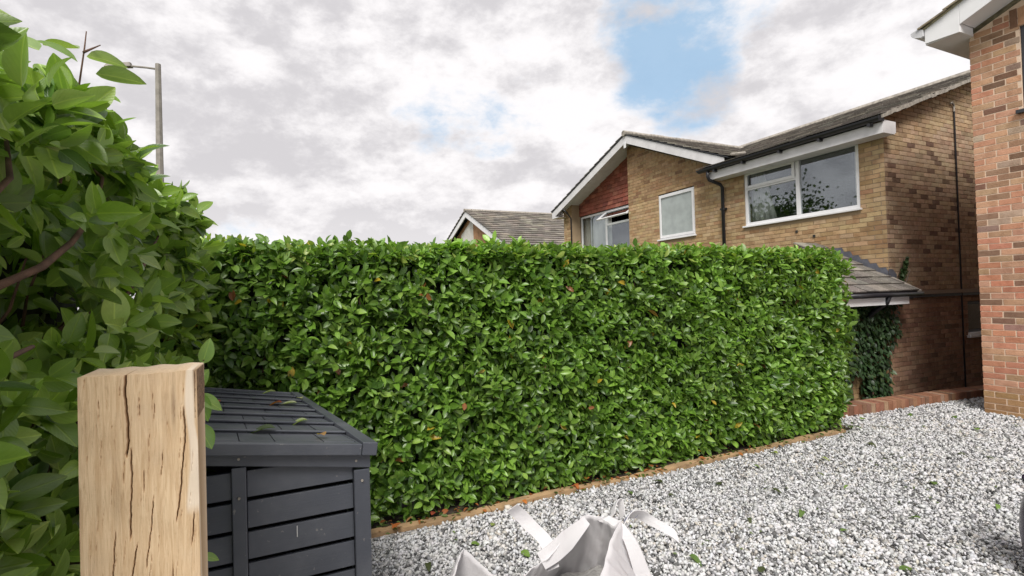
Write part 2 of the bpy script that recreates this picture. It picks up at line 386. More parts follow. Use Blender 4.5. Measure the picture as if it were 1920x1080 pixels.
# gravel stones: angular chips
def gravel():
    N = 90000
    X = RG.uniform(.2, 9.6, N*3); Y = RG.uniform(-.4, 4.15, N*3)
    keep = (Y > 2.9-.54*X-.35) & (Y > X*.33-.75) & (Y < np.where(X < 6.0, 3.60+RG.uniform(-.04, .02, N*3), 4.10-(X-6.1)*.118)) & ~((X > 7.97) & (Y < 3.32))
    X, Y = X[keep], Y[keep]
    dens = np.clip(1.0-.085*(np.hypot(X, Y)-3), .5, 1)
    k2 = RG.random(len(X)) < dens; X, Y = X[k2][:N], Y[k2][:N]; n = len(X)
    ph = (1+5**.5)/2
    iv = np.array([(-1, ph, 0), (1, ph, 0), (-1, -ph, 0), (1, -ph, 0), (0, -1, ph), (0, 1, ph), (0, -1, -ph), (0, 1, -ph), (ph, 0, -1), (ph, 0, 1), (-ph, 0, -1), (-ph, 0, 1)], float); iv /= np.linalg.norm(iv[0])
    ifc = np.array([(0, 11, 5), (0, 5, 1), (0, 1, 7), (0, 7, 10), (0, 10, 11), (1, 5, 9), (5, 11, 4), (11, 10, 2), (10, 7, 6), (7, 1, 8), (3, 9, 4), (3, 4, 2), (3, 2, 6), (3, 6, 8), (3, 8, 9), (4, 9, 5), (2, 4, 11), (6, 2, 10), (8, 6, 7), (9, 8, 1)])
    sz = RG.lognormal(math.log(.0100), .30, n)*(1+.05*np.clip(np.hypot(X, Y)-3, 0, 6))
    V = iv[None]*(1+RG.uniform(-.32, .25, (n, 12, 1)))
    V = V*np.stack([RG.uniform(.8, 1.5, n), RG.uniform(.6, 1.1, n), RG.uniform(.5, .9, n)], 1)[:, None, :]
    q = RG.normal(size=(n, 4)); q[:, 1:3] *= .55; q /= np.linalg.norm(q, axis=1)[:, None]; w, x, y, z = q.T
    R = np.stack([1-2*(y*y+z*z), 2*(x*y-z*w), 2*(x*z+y*w), 2*(x*y+z*w), 1-2*(x*x+z*z), 2*(y*z-x*w), 2*(x*z-y*w), 2*(y*z+x*w), 1-2*(x*x+y*y)], 1).reshape(n, 3, 3)
    V = np.einsum('nij,nkj->nki', R, V)*sz[:, None, None]
    und = .012*np.sin(X*2.1+Y)+.01*np.sin(Y*3.3-X*1.2)
    V += np.stack([X, Y, RG.uniform(-.010, .014, n)+und*.6+.002], 1)[:, None, :]
    r = RG.random(n); base = np.where(r < .60, .58, np.where(r < .80, .38, np.where(r < .93, .20, .085)))*RG.uniform(.85, 1.12, n)
    tint = np.stack([base*RG.uniform(.97, 1.02, n), base*.995, base*RG.uniform(.97, 1.05, n)], 1)
    pat = np.clip(.5+.9*wob(X*1.1, Y*1.6, 7), 0, 1)[:, None]*(RG.random((n, 1)) < .16); tint = tint*(1-pat*np.array([.10, .16, .26])); cols = np.repeat(np.clip(tint, 0, .82), 12, 0)
    far = np.hypot(X, Y) > 4.0; cube = np.array([(a_, b_, c_) for a_ in (-1, 1) for b_ in (-1, 1) for c_ in (-1, 1)])*.62
    cf = np.array([(0, 1, 3), (0, 3, 2), (4, 6, 7), (4, 7, 5), (0, 4, 5), (0, 5, 1), (2, 3, 7), (2, 7, 6), (0, 2, 6), (0, 6, 4), (1, 5, 7), (1, 7, 3)])
    ctr = V.mean(1); m_ = int(far.sum()); Vc = cube[None]*(1+RG.uniform(-.38, .3, (m_, 8, 3)))*np.stack([RG.uniform(.8, 1.5, m_), RG.uniform(.6, 1.1, m_), RG.uniform(.5, .9, m_)], 1)[:, None, :]
    Vc = np.einsum('nij,nkj->nki', R[far], Vc)*sz[far, None, None]+ctr[far, None]
    Fn = (ifc[None]+np.arange(n-m_)[:, None, None]*12).reshape(-1, 3); Ff = (cf[None]+np.arange(m_)[:, None, None]*8).reshape(-1, 3)+(n-m_)*12
    c_ = np.clip(tint, 0, .82); cols = np.concatenate([np.repeat(c_[~far], 12, 0), np.repeat(c_[far], 8, 0)]); V = np.concatenate([V[~far].reshape(-1, 3), Vc.reshape(-1, 3)]); Fc = np.concatenate([Fn, Ff])
    raw('gravel', V.reshape(-1, 3), Fc, M_STONE, None, cols, kind='stuff', label='white and grey stone chippings covering the driveway')
gravel()

# edging board along the foot of the hedge
eb = thing('edging_strip', (3.2, 3.66, 0), 'low tan timber edging strip between the gravel and the foot of the long hedge', 'edging')
xs = [.2, 1.5, 2.9, 4.25, 5.83]
for i in range(4):
    y0 = 3.635+random.uniform(-.012, .012); mb = MB(); n = 14; V = []; Fc = []
    for k in range(n+1):
        x = xs[i]+(xs[i+1]-xs[i]-.012)*k/n; w = .016*math.sin(x*3+i)+.006*math.sin(x*11)+random.uniform(-.005, .005); h = .024+.008*math.sin(x*4)+random.uniform(-.005, .005)
        V += [(x, y0+w, -.012), (x, y0+.068+w*.4, -.012), (x, y0+.068+w*.4, h), (x, y0+w, h-.006)]
    for k in range(n): Fc += [(4*k+a, 4*k+4+a, 4*k+4+(a+1) % 4, 4*k+(a+1) % 4) for a in range(4)]
    Fc += [(0, 1, 2, 3), (4*n+3, 4*n+2, 4*n+1, 4*n)]
    mb.add(V, Fc).build('board', M_EDGE, eb)

# ------------------------------------------------------------------ brick kerb in front of the yellow house
PAL_KERB = [(4, (.25, .12, .075)), (3, (.28, .15, .09)), (2, (.19, .105, .07)), (1, (.32, .21, .14))]
KB_ME = bpy.data.meshes.new('brick'); KB_ME.from_pydata([(x_+.03*z_*(1 if x_ == 0 else -1) if y_ else x_, y_-(.02 if y_ and z_ == 0 else 0), z_) for z_ in (0, 1) for x_, y_ in ((0, 0), (1, 0), (1, 1), (0, 1))], [], BXF); KB_ME.materials.append(M_BRO)
kb = thing('garden_wall', (7.7, 3.9, 0), 'low red brick-on-edge kerb wall between the gravel and the yellow brick house', 'low wall')
a, b = Vector((6.0, 4.115, 0)), Vector((12.5, 3.31, 0)); dr = (b-a).normalized(); nn = Vector((-dr.y, dr.x, 0)); x = 0
box_m = MB()
while x < (b-a).length-.08:
    p = a+dr*x+Vector((0, 0, -.10)); hh = .222+random.uniform(-.003, .003); dd = random.uniform(-.003, .003)
    l, h, d = .070, hh, .215
    Mx = Matrix(((dr.x*l, 0, nn.x*d, p.x+nn.x*dd), (dr.y*l, 0, nn.y*d, p.y+nn.y*dd), (0, h, 0, p.z), (0, 0, 0, 1)))
    o = bpy.data.objects.new('brick', KB_ME); o.color = pick(PAL_KERB)+(1,); COL.objects.link(o); o.parent = kb
    Mx.translation = Mx.translation-kb.location; o.matrix_basis = Mx; x += .075
MB().slab(a+Vector((0, 0, -.6))+nn*.012, dr*6.5, nn*.19, (0, 0, .716)).build('mortar', M_MORD, kb)

# ------------------------------------------------------------------ yellow brick house
HX = 8.8; HY = 4.78
yh = thing('brick_house', (HX, HY, -.6), 'yellow brick house with a front gable and red tile panel, standing behind the long hedge', 'house')
def gable_under(y):   # underside line of the bargeboards at the wall plane
    if y > 11.15: return 5.60-(y-11.15)*.384
    if y > 8.0: return 5.60-(11.15-y)*.435
    return 4.0
W2 = (5.17, 7.42, 2.86, 4.0); W1 = (8.77, 9.96, 2.86, 3.98)
def front_spans(z0, z1):
    if z1 <= 4.0: a0, b0 = HY+.004, 11.12
    else:
        a0 = max(8.0, 11.15-(5.60-z1)/.435+.02); b0 = 11.12
    segs = [(a0, b0)] if a0 < b0-.05 else []
    for wy0, wy1, wz0, wz1 in (W2, W1):
        if z1 > wz0 and z0 < wz1:
            ns = []
            for p, q in segs:
                if wy0 > p: ns.append((p, min(q, wy0)))
                if wy1 < q: ns.append((max(p, wy1), q))
            segs = [s_ for s_ in ns if s_[1] > s_[0]]
    return segs
def pier_spans(z0, z1):
    top = gable_under(14.0)
    return [(13.98, 14.45)] if z1 < top+.02 else []
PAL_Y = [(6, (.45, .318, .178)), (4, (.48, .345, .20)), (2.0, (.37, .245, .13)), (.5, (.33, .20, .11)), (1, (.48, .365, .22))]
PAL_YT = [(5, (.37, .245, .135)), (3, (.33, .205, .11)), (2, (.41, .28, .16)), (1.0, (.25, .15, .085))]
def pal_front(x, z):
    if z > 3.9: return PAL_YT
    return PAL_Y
# mortar walls (solid), bricks stand proud of them
def wall_front():
    mb = MB(); T = .22; x0, x1 = HX+.008, HX+T
    def quad(y0, y1, z0, z1): mb.box((x0, y0, z0), (x1, y1, z1))
    quad(HY+.23, W2[0], -.6, 4.0); quad(W2[0], W2[1], -.6, W2[2]); quad(W2[1], W1[0], -.6, 4.0); quad(W1[0], W1[1], -.6, W1[2]); quad(W1[1], 11.12, -.6, 4.0)
    quad(11.12, 14.45, -.6, 2.2); quad(13.98, 14.45, 2.2, gable_under(14.45))
    mb.prism([(x0, 8.0, 4.0), (x0, 11.12, 4.0), (x0, 11.12, gable_under(11.12)-.02), (x0, 8.0, gable_under(8.05)-.02)], (T, 0, 0))
    return mb.build('wall', M_MORY, yh)
wall_front()
# recess behind the brick return: head, cheeks and the back wall that carries the tiles
MB().prism([(9.12, 11.12, 4.08), (9.12, 14.0, 4.08), (9.12, 14.0, 4.55), (9.12, 11.5, 5.5), (9.12, 11.12, 5.5)], (.2, 0, 0)).build('panel_backing', M_MORD, yh)
def side_spans(z0, z1):
    x_at = max(HX, 8.42+(z1-4.21)/.36)
    segs = [(x_at+.02, 13.2)]
    if z1 > .70 and z0 < 1.29: segs = [(x_at, 11.10), (12.3, 13.2)]
    return segs
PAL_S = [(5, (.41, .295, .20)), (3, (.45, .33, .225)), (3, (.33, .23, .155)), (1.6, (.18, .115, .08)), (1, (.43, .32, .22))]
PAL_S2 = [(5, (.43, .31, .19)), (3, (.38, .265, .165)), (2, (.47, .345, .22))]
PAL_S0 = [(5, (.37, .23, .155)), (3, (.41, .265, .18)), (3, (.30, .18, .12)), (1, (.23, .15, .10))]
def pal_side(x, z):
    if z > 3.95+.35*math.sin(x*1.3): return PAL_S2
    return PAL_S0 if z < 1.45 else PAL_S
swm = MB(); swm.box((HX+.008, HY+.008, -.6), (11.1, HY+.23, 3.99)); swm.box((11.1, HY+.008, -.6), (12.3, HY+.23, .70)); swm.box((11.1, HY+.008, 1.29), (12.3, HY+.23, 3.99)); swm.box((12.3, HY+.008, -.6), (18, HY+.23, 3.99))
swm.prism([(HX+.02, HY+.008, 3.99), (18, HY+.008, 3.99), (18, HY+.008, 4.1), (13.5, HY+.008, 5.955), (HX+.02, HY+.008, 4.28)], (0, .22, 0)); swm.build('wall', M_MORD, yh, label='dark stained side wall facing the alley')
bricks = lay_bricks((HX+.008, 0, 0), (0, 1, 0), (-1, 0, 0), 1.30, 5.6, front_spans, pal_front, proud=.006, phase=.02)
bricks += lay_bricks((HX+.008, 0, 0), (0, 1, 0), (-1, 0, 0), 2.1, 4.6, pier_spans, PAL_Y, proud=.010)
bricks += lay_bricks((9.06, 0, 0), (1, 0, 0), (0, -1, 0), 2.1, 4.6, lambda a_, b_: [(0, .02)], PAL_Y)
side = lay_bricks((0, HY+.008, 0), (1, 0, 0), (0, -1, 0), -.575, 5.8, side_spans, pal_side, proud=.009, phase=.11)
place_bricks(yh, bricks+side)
# bricks that close the return of the recess
box('brick_return', (HX+.2, 10.9, 2.1), (9.12, 11.115, 5.5), M_MORY, yh)
box('brick_return', (HX+.02, 13.985, 2.2), (9.14, 14.3, 4.55), M_MORY, yh)
# tile hanging: single clay tiles
tile_me = []
for i in range(3):
    r = random.Random(i+40); me = bpy.data.meshes.new('clay_tile')
    me.from_pydata([(0, 0, 0), (1, 0, 0), (1, 0, 1), (0, 0, 1), (0, -1.0+r.uniform(-.2, .2), -.0), (1, -1.0+r.uniform(-.2, .2), 0), (1, -.25, 1), (0, -.25, 1)], [], [(0, 1, 2, 3), (7, 6, 5, 4), (0, 4, 5, 1), (1, 5, 6, 2), (2, 6, 7, 3), (3, 7, 4, 0)]); me.materials.append(M_CLAY); tile_me.append(me)
PAL_T = [(5, (.34, .115, .08)), (3, (.29, .10, .07)), (2, (.39, .155, .11)), (1, (.23, .085, .065))]
z = 4.07; c = 0
while z < 5.5:
    y = 11.13-(.12 if c % 2 else 0)
    while y < 14.0:
        y0, y1 = max(y, 11.125), min(y+.235, 13.975)
        ymax = 11.15+(5.60-(z+.10))/.384+.06
        y1 = min(y1, ymax)
        if y1-y0 > .04:
            o = bpy.data.objects.new('clay_tile', tile_me[c % 3]); o.color = pick(PAL_T)+(1,); COL.objects.link(o); o.parent = yh
            p = Vector((9.115, y0, z+random.uniform(-.003, .003)))-yh.location
            o.matrix_basis = Matrix(((0, .028, 0, p.x), (y1-y0, 0, 0, p.y), (0, 0, .125, p.z), (0, 0, 0, 1)))
        y += .24
    z += .116; c += 1
# windows -----------------------------------------------------------
def bars(mb, X0, X1, y0, y1, z0, z1, w):
    mb.box((X0, y0, z0), (X1, y0+w, z1)); mb.box((X0, y1-w, z0), (X1, y1, z1)); mb.box((X0+.001, y0+w, z0), (X1-.001, y1-w, z0+w)); mb.box((X0+.001, y0+w, z1-w), (X1-.001, y1-w, z1))
# large bedroom window
mb = MB(); X0, X1 = HX+.02, HX+.09
y0, y1, z0, z1 = W2; bars(mb, X0, X1, y0, y1, z0+.03, z1-.002, .06); ym = 6.27
mb.box((X0, ym-.035, z0+.09), (X1, ym+.035, z1-.062)); mb.box((X0+.002, ym+.035, 3.60), (X1-.002, y1-.06, 3.66))
w2 = mb.build('window', M_WHITE, yh, .004, label='large white window with a top hung vent, under the eaves')
box('sill', (HX-.05, y0-.03, z0-.005), (X1, y1+.03, z0+.028), M_WHITE, w2, .004)
mb = MB(); bars(mb, X0-.022, X0-.001, ym+.04, y1-.03, 3.635, z1-.045, .055); mb.build('casement', M_WHITE, w2, .004)
for ya, yb, za, zb in ((y0+.06, ym-.035, z0+.09, z1-.062), (ym+.035, y1-.06, z0+.09, 3.60), (ym+.05, y1-.06, 3.66, z1-.07)):
    box('pane', (X0+.03, ya, za), (X0+.036, yb, zb), M_GLASS, w2)
room = MB(); room.box((9.03, y0-.13, 1.9), (11.5, y0-.12, 3.98)); room.box((11.5, y0-.13, 1.9), (11.52, y1+.6, 3.98)); room.box((9.03, y1+.58, 1.9), (11.5, y1+.6, 3.98)); room.box((9.03, y0-.1, 1.9), (11.48, y1+.5, 1.92)); room.box((9.03, y0-.1, 3.97), (11.48, y1+.5, 3.99))
room.build('room', M_DARK, yh)
def curtain(x, ya, yb, ytop, z0, z1, parent, amp=.02, f=28):
    V = []; n = 26
    for i in range(n+1):
        s = i/n
        for (zz, k) in ((z0, 1), ((z0+z1)/2, .75), (z1, .5)):
            ye = ya+(yb-ya)*s*(k if ytop else 1)
            V.append((x+amp*math.sin(s*f), ye, zz))
    Fc = [(3*i+j, 3*i+3+j, 3*i+4+j, 3*i+1+j) for i in range(n) for j in (0, 1)]
    o = raw('curtain', V, Fc, M_CURT, parent, None, True)
    so_ = o.modifiers.new('thick', 'SOLIDIFY'); so_.thickness = .004
curtain(HX+.16, y1-.05, y1-.62, True, z0+.04, z1-.05, w2)
curtain(HX+.16, y0+.02, y0+.16, False, z0+.04, z1-.05, w2)
# small obscured window
y0, y1, z0, z1 = W1; mb = MB(); bars(mb, X0, X1, y0, y1, z0+.03, z1-.002, .05)
w1 = mb.build('window', M_WHITE, yh, .004, label='small white window with grey obscured glass')
mb = MB(); bars(mb, X0-.02, X0-.001, y0+.03, y1-.03, z0+.06, z1-.03, .055); mb.build('casement', M_WHITE, w1, .004)
box('sill', (HX-.05, y0-.03, z0-.005), (X1, y1+.03, z0+.028), M_WHITE, w1, .004); box('pane', (X0+.005, y0+.085, z0+.115), (X0+.02, y1-.085, z1-.085), M_FROST, w1)
# window in the recess with its open vent
X0, X1 = 9.14, 9.20; y0, y1, z0, z1 = 11.16, 13.96, 2.2, 4.05; mb = MB(); bars(mb, X0, X1, y0, y1, z0, z1, .06); ym = 12.62
mb.box((X0, ym-.04, z0+.06), (X1, ym+.04, z1-.061)); mb.box((X0+.002, y0+.06, 3.60), (X1-.002, ym-.04, 3.66))
w3 = mb.build('window', M_WHITE, yh, .004, label='white window below the red tiles with its top vent propped open')
box('pane', (X0+.02, y0+.06, z0+.06), (X0+.026, ym-.04, 3.60), M_GLASS, w3); box('pane', (X0+.02, ym+.04, z0+.06), (X0+.026, y1-.06, z1-.061), M_GLASS, w3)
curtain(X1+.05, y1-.02, ym-.1, False, z0+.04, z1-.05, w3, .03, 40)
mb = MB(); n_ = Vector((-.80, 0, -.28)).normalized()   # vent leaf hangs from its top edge and swings out
a0 = Vector((X0-.01, y0+.03, z1-.03)); dn = Vector((-.36, 0, -.26)); dy = Vector((0, ym-y0-.05, 0)); th = Vector((.026, 0, -.036)).normalized()*.04
mb.slab(a0, dy, dn*.12, th); mb.slab(a0+dn*.88, dy, dn*.12, th); mb.slab(a0+dn*.12, dy*.05, dn*.76, th); mb.slab(a0+dn*.12+dy*.95, dy*.05, dn*.76, th)
mb.build('casement', M_WHITE, w3, .003); MB().slab(a0+dn*.12+dy*.05+th*.4, dy*.9, dn*.76, th*.15).build('pane', M_GLASS, w3)
room = MB(); room.box((X1+1.6, y0-.3, 1.9), (X1+1.62, y1+.3, 4.4)); room.box((X1+.12, y0-.3, 1.9), (X1+1.6, y0-.28, 4.4)); room.box((X1+.12, y1+.28, 1.9), (X1+1.6, y1+.3, 4.4)); room.box((X1+.12, y0-.3, 4.25), (X1+1.6, y1+.3, 4.27)); room.build('room', M_DARK, yh)
# low side window in the alley
mb = MB(); mb.box((11.12, HY+.06, .70), (12.28, HY+.12, .78)); mb.box((11.12, HY+.06, .78), (11.17, HY+.12, 1.28)); mb.box((12.23, HY+.06, .78), (12.28, HY+.12, 1.28)); mb.box((11.17, HY+.06, 1.23), (12.23, HY+.12, 1.28))
w4 = mb.build('window', M_GREYM, yh, label='small dark window low in the alley wall'); box('pane', (11.17, HY+.08, .78), (12.23, HY+.086, 1.23), M_GLASS, w4)
mb = MB(); mb.box((11.04, HY-.06, .655), (12.34, HY+.06, .70)); mb.box((11.08, HY-.03, .702), (12.3, HY+.06, .74)); mb.build('sill', M_WHITE, w4, .004)
# eaves: fascia, soffit, boxed end, gutter, downpipe --------------------------------
box('fascia', (8.49, 4.615, 3.93), (8.515, 8.02, 4.10), M_FASC, yh, .003)
box('soffit', (8.515, 4.615, 3.935), (8.80, 7.98, 3.955), M_FASC, yh)
box('fascia_end', (8.515, 4.615, 3.955), (8.83, 4.64, 4.13), M_FASC, yh)
box('fascia', (8.76, 5.17, 3.956), (8.795, 7.42, 4.0), M_FASC, yh)
def half_round(y0, y1, x, z, r, m, parent, name='gutter'):
    V = []; Fc = []; k = 8
    for y in (y0, y1):
        for rad in (r, r-.006):
            for i in range(k+1):
                a_ = math.pi*i/k; V.append((x-rad*math.cos(a_), y, z-rad*math.sin(a_)))
    q = k+1
    for i in range(k):
        Fc += [(i, i+1, 2*q+i+1, 2*q+i), (q+i+1, q+i, 3*q+i, 3*q+i+1), (i, q+i, q+i+1, i+1), (2*q+i+1, 3*q+i+1, 3*q+i, 2*q+i)]
    Fc += [(0, 2*q, 3*q, q), (k, q+k, 3*q+k, 2*q+k)]
    return raw(name, V, Fc, m, parent)
gt = half_round(4.60, 8.24, 8.425, 4.165, .062, M_BLACK, yh)
raw_end = box('end_cap', (8.36, 4.593, 4.10), (8.49, 4.60, 4.175), M_BLACK, gt)
for y in (4.75, 5.55, 6.3, 7.1, 7.8): box('bracket', (8.40, y, 4.06), (8.49, y+.045, 4.12), M_BLACK, gt)
dp = MB().tube([(8.425, 8.0, 4.12), (8.425, 8.0, 4.0), (8.45, 7.99, 3.93), (8.70, 7.93, 3.84), (8.745, 7.92, 3.78), (8.745, 7.92, .6)], .036, 12).build('drainpipe', M_BLACK, yh, smooth=True, label='black rainwater downpipe on the front wall')
for zz in (3.30, 2.25): box('pipe_clip', (8.72, 7.86, zz), (8.80, 7.98, zz+.04), M_BLACK, dp)
MB().tube([(8.5, 14.0, 4.30), (8.62, 13.96, 4.18), (8.76, 13.95, 4.0), (8.77, 13.95, .6)], .022, 8).build('drainpipe', M_BLACK, yh, smooth=True)
MB().tube([(10.86, 4.755, 4.62), (10.87, 4.755, -.55)], .013, 8).build('cable', M_BLACK, yh, label='thin dark pipe down the alley wall')
MB().tube([(10.74, 4.75, 4.72), (10.80, 4.75, 4.75), (10.86, 4.755, 4.70), (10.86, 4.755, 4.6)], .016, 6).build('cable', M_OLDC, yh)
# bargeboards
def board(p, q, h, t, name, m=M_FASC):
    (ya, za), (yb, zb) = p, q
    return MB().prism([(8.49, ya, za), (8.49, yb, zb), (8.49, yb, zb-h), (8.49, ya, za-h)], (t, 0, 0)).build(name, m, yh, .003)
board((10.793, 5.70), (7.62, 4.315), .205, .025, 'bargeboard'); board((10.797, 5.70), (14.50, 4.335), .205, .025, 'bargeboard')
box('finial_board', (8.482, 10.75, 5.37), (8.49, 10.84, 5.52), M_WHITE, yh)
MB().prism([(8.49, 14.50, 4.335), (8.49, 14.66, 4.28), (8.49, 14.66, 4.08), (8.49, 14.25, 4.08), (8.49, 14.50, 4.14)], (.31, 0, 0)).build('fascia_end', M_FASC, yh)
for ya, za, yb, zb in ((10.79, 5.64, 8.06, 4.45), (10.80, 5.64, 14.3, 4.34)):   # soffit under the verge
    MB().prism([(8.515, ya, za), (8.515, yb, zb), (8.515, yb, zb-.015), (8.515, ya, za-.015)], (.62, 0, 0)).build('soffit', M_FASC, yh)
# roofs -------------------------------------------------------------------
PAL_R = [(5, (.145, .128, .112)), (3, (.185, .165, .145)), (2, (.105, .09, .08)), (1.6, (.27, .25, .21))]
def tile_roof(o, a, s, gauge, tw, th, parent, name='roof_tiles', pal=PAL_R, lift=.028, clip=None, m=None):
    """rows of overlapping tiles. o: lower corner, a: vector along the eave, s: vector up the slope"""
    o, a, s = Vector(o), Vector(a), Vector(s); n = a.cross(s).normalized()
    if n.z < 0: n = -n
    La, Ls = a.length, s.length; au, su = a.normalized(), s.normalized(); mb = MB(); rows = int(Ls/gauge+.5)
    for r in range(rows):
        x = -(tw/2 if r % 2 else 0)
        while x < La:
            x0, x1 = max(0, x), min(La, x+tw-.006); x += tw
            if x1-x0 < .02: continue
            p = o+au*x0+su*(r*gauge)
            if clip and not clip(p): continue
            dz = random.uniform(-.003, .005); g_ = gauge+.03
            b0 = p+n*(lift+dz); b1 = p+au*(x1-x0)+n*(lift+dz+random.uniform(-.003, .003)); t1 = b1+su*g_-n*(lift*.85); t0 = b0+su*g_-n*(lift*.85)
            mb.hexa([b0-n*th, b1-n*th, t1-n*th, t0-n*th, b0, b1, t1, t0], pick(pal))
    return mb.build(name, m or M_TILEA, parent, kind='stuff')
sl_m = Vector((5.0, 0, 1.80))
# main slope facing the drive
MB().slab((8.40, 4.60, 4.15), (0, 3.7, 0), sl_m, (0, 0, .03)).build('roof', M_GREYM, yh)
tile_roof((8.39, 4.58, 4.185), (0, 3.72, 0), sl_m, .30, .30, .018, yh)
zm = lambda x: 4.16+.36*(x-8.4)
MB().prism([(9.73, 8.25, zm(9.73)), (12.7, 10.79, zm(12.7)), (9.6, 14.5, zm(9.6)), (13.4, 14.5, zm(13.4)), (13.4, 8.25, zm(13.4))], (0, 0, .02)).build('roof', M_GREYM, yh)
tile_roof((8.39, 8.30, 4.185), (0, 6.2, 0), sl_m, .30, .30, .018, yh, clip=lambda p: p.z > (4.28+(p.y-7.5)*.434 if p.y < 10.79 else 5.71-(p.y-10.79)*.37)+.01 and p.x > 9.6)
MB().slab((13.4, 4.62, 5.92), (0, 9.5, 0), (5.0, 0, -1.8), (0, 0, .03)).build('roof', M_GREYM, yh, label='rear roof slope')
MB().tube([(13.4, 4.6, 5.98), (13.4, 14.2, 5.98)], .1, 8).build('ridge', M_OLDC, yh)
# side verge: undercloak and ragged mortar
mb = MB(); n = 40
for i in range(n):
    t0, t1 = i/n, (i+1)/n; w = random.uniform(-.012, .012)
    p = Vector((8.42, 4.575, 4.14))+sl_m*t0
    mb.slab(p+Vector((0, w*.4, random.uniform(-.012, .006))), sl_m*(t1-t0+.002), (0, .2, 0), (0, 0, .060+random.uniform(-.008, .008)))
mb.build('verge', M_OLDC, yh)
# cross gable: right slope faces us, left slope hidden
GA = (8.45, 10.79, 5.73)
tile_roof((8.46, 7.45, 4.30), (7.0, 0, 0), (0, 3.34, 1.45), .27, .30, .018, yh, clip=lambda p: p.x < 8.46+(p.z-4.15)*2.9+.25)
MB().slab((8.47, 7.5, 4.28), (5.4, 0, 0), (0, 3.29, 1.43), (0, 0, .02)).build('roof', M_GREYM, yh)
tile_roof((8.46, 14.70, 4.30), (5.2, 0, 0), (0, -3.91, 1.44), .27, .30, .018, yh)
MB().slab((8.47, 14.68, 4.28), (5.4, 0, 0), (0, -3.89, 1.43), (0, 0, .02)).build('roof', M_GREYM, yh)
mb = MB()
for i in range(12): mb.tube([(8.44+i*.44, 10.79, 5.745), (8.44+i*.44+.435, 10.79, 5.745)], .075+random.uniform(-.004, .004), 8)
mb.build('ridge', M_OLDC, yh)
MB().tube([(8.50, 7.45, 4.335), (8.9, 7.45, 4.40)], .03, 6).build('valley_mortar', M_OLDC, yh)
# porch / garage roof in front, against the front wall ----------------------------------
ps = Vector((0, 1.75, .98))
MB().prism([(7.0, 4.40, 1.49), (8.84, 4.40, 1.49), (8.84, 4.77, 1.697), (8.79, 4.77, 1.697), (8.79, 5.95, 2.358), (8.3, 5.95, 2.358)], (0, 0, .03)).build('roof', M_GREYM, yh, label='low tiled porch roof')
tile_roof((7.0, 4.39, 1.515), (1.82, 0, 0), (0, 1.5, .84), .22, .27, .020, yh, clip=lambda p: p.x+.1 > 7.0+(p.y-4.4)*.84)
MB().slab((8.80, 4.385, 1.478), (.10, 0, 0), (0, .38, .213), (0, 0, .05)).build('verge', M_OLDC, yh)
box('fascia', (7.0, 4.42, 1.33), (8.63, 4.44, 1.435), M_WHITE, yh, .003)
box('soffit', (7.0, 4.44, 1.40), (8.78, 4.77, 1.42), M_DARK, yh)
half = raw; mbg = MB().tube([(7.0, 4.365, 1.475), (8.86, 4.365, 1.475)], .030, 8).build('gutter', M_BLACK, yh, smooth=True)
MB().tube([(8.06, 4.38, 1.46), (8.06, 4.42, 1.36), (8.05, 4.60, 1.22), (8.05, 4.70, 1.1), (8.05, 4.70, -.6)], .034, 8).build('drainpipe', M_BLACK, yh, smooth=True)
MB().box((5.3, HY, -.6), (8.79, HY+.1, 1.45)).build('wall', M_MORY, yh)
pb = lay_bricks((0, HY, 0), (1, 0, 0), (0, -1, 0), -.575, 1.40, lambda a_, b_: [(6.2, 8.79)], [(3, (.36, .24, .125)), (2, (.29, .18, .095))], proud=.009)
mb = MB()
for (p, u, nv, l, h, d, c) in pb: mb.box(p, (p.x+l, p.y-d, p.z+h), c)
mb.build('bricks', M_BRA, yh, kind='stuff')
# stepped lead flashing on the front wall, and round the corner
fl = MB(); y = 4.78
k = 0
while y < 5.55:
    zr = lambda q: 1.74+.56*(q-4.78)
    xo = 8.786-(k % 2)*.003
    fl.prism([(xo, y, zr(y)-.05), (xo, y+.20, zr(y+.20)-.05), (xo, y+.20, zr(y)+.155), (xo, y+.035, zr(y)+.155), (xo, y, zr(y)+.09)], (.0025, 0, 0)); y += .134; k += 1
fl.build('flashing', M_LEAD, yh)
MB().prism([(8.785, 4.768, 1.60), (8.97, 4.768, 1.66), (8.99, 4.768, 1.78), (8.90, 4.768, 1.86), (8.785, 4.768, 1.87)], (0, .004, 0)).build('flashing', M_LEAD, yh)
mb = MB(); mb.box((8.81, 4.735, 1.452), (13.2, 4.772, 1.51)); mb.build('ledge', M_MORD, yh, label='dark string ledge along the alley wall')
box('fascia_board', (8.83, 4.748, 1.40), (13.2, 4.770, 1.448), M_GREYM, yh)
for yy, zz in ((6.28, 2.62), (5.95, 2.50)): box('vent_hole', (8.785, yy, zz), (8.80, yy+.04, zz+.045), M_DARK, yh)
# hidden rest of the house body
body = MB(); body.box((9.35, 5.05, -.6), (9.36, 14.2, 1.9)); body.box((18, 4.8, -.6), (18.1, 14.4, 4.1)); body.box((8.9, 14.35, -.6), (18, 14.45, 4.1)); body.build('wall', M_MORY, yh)

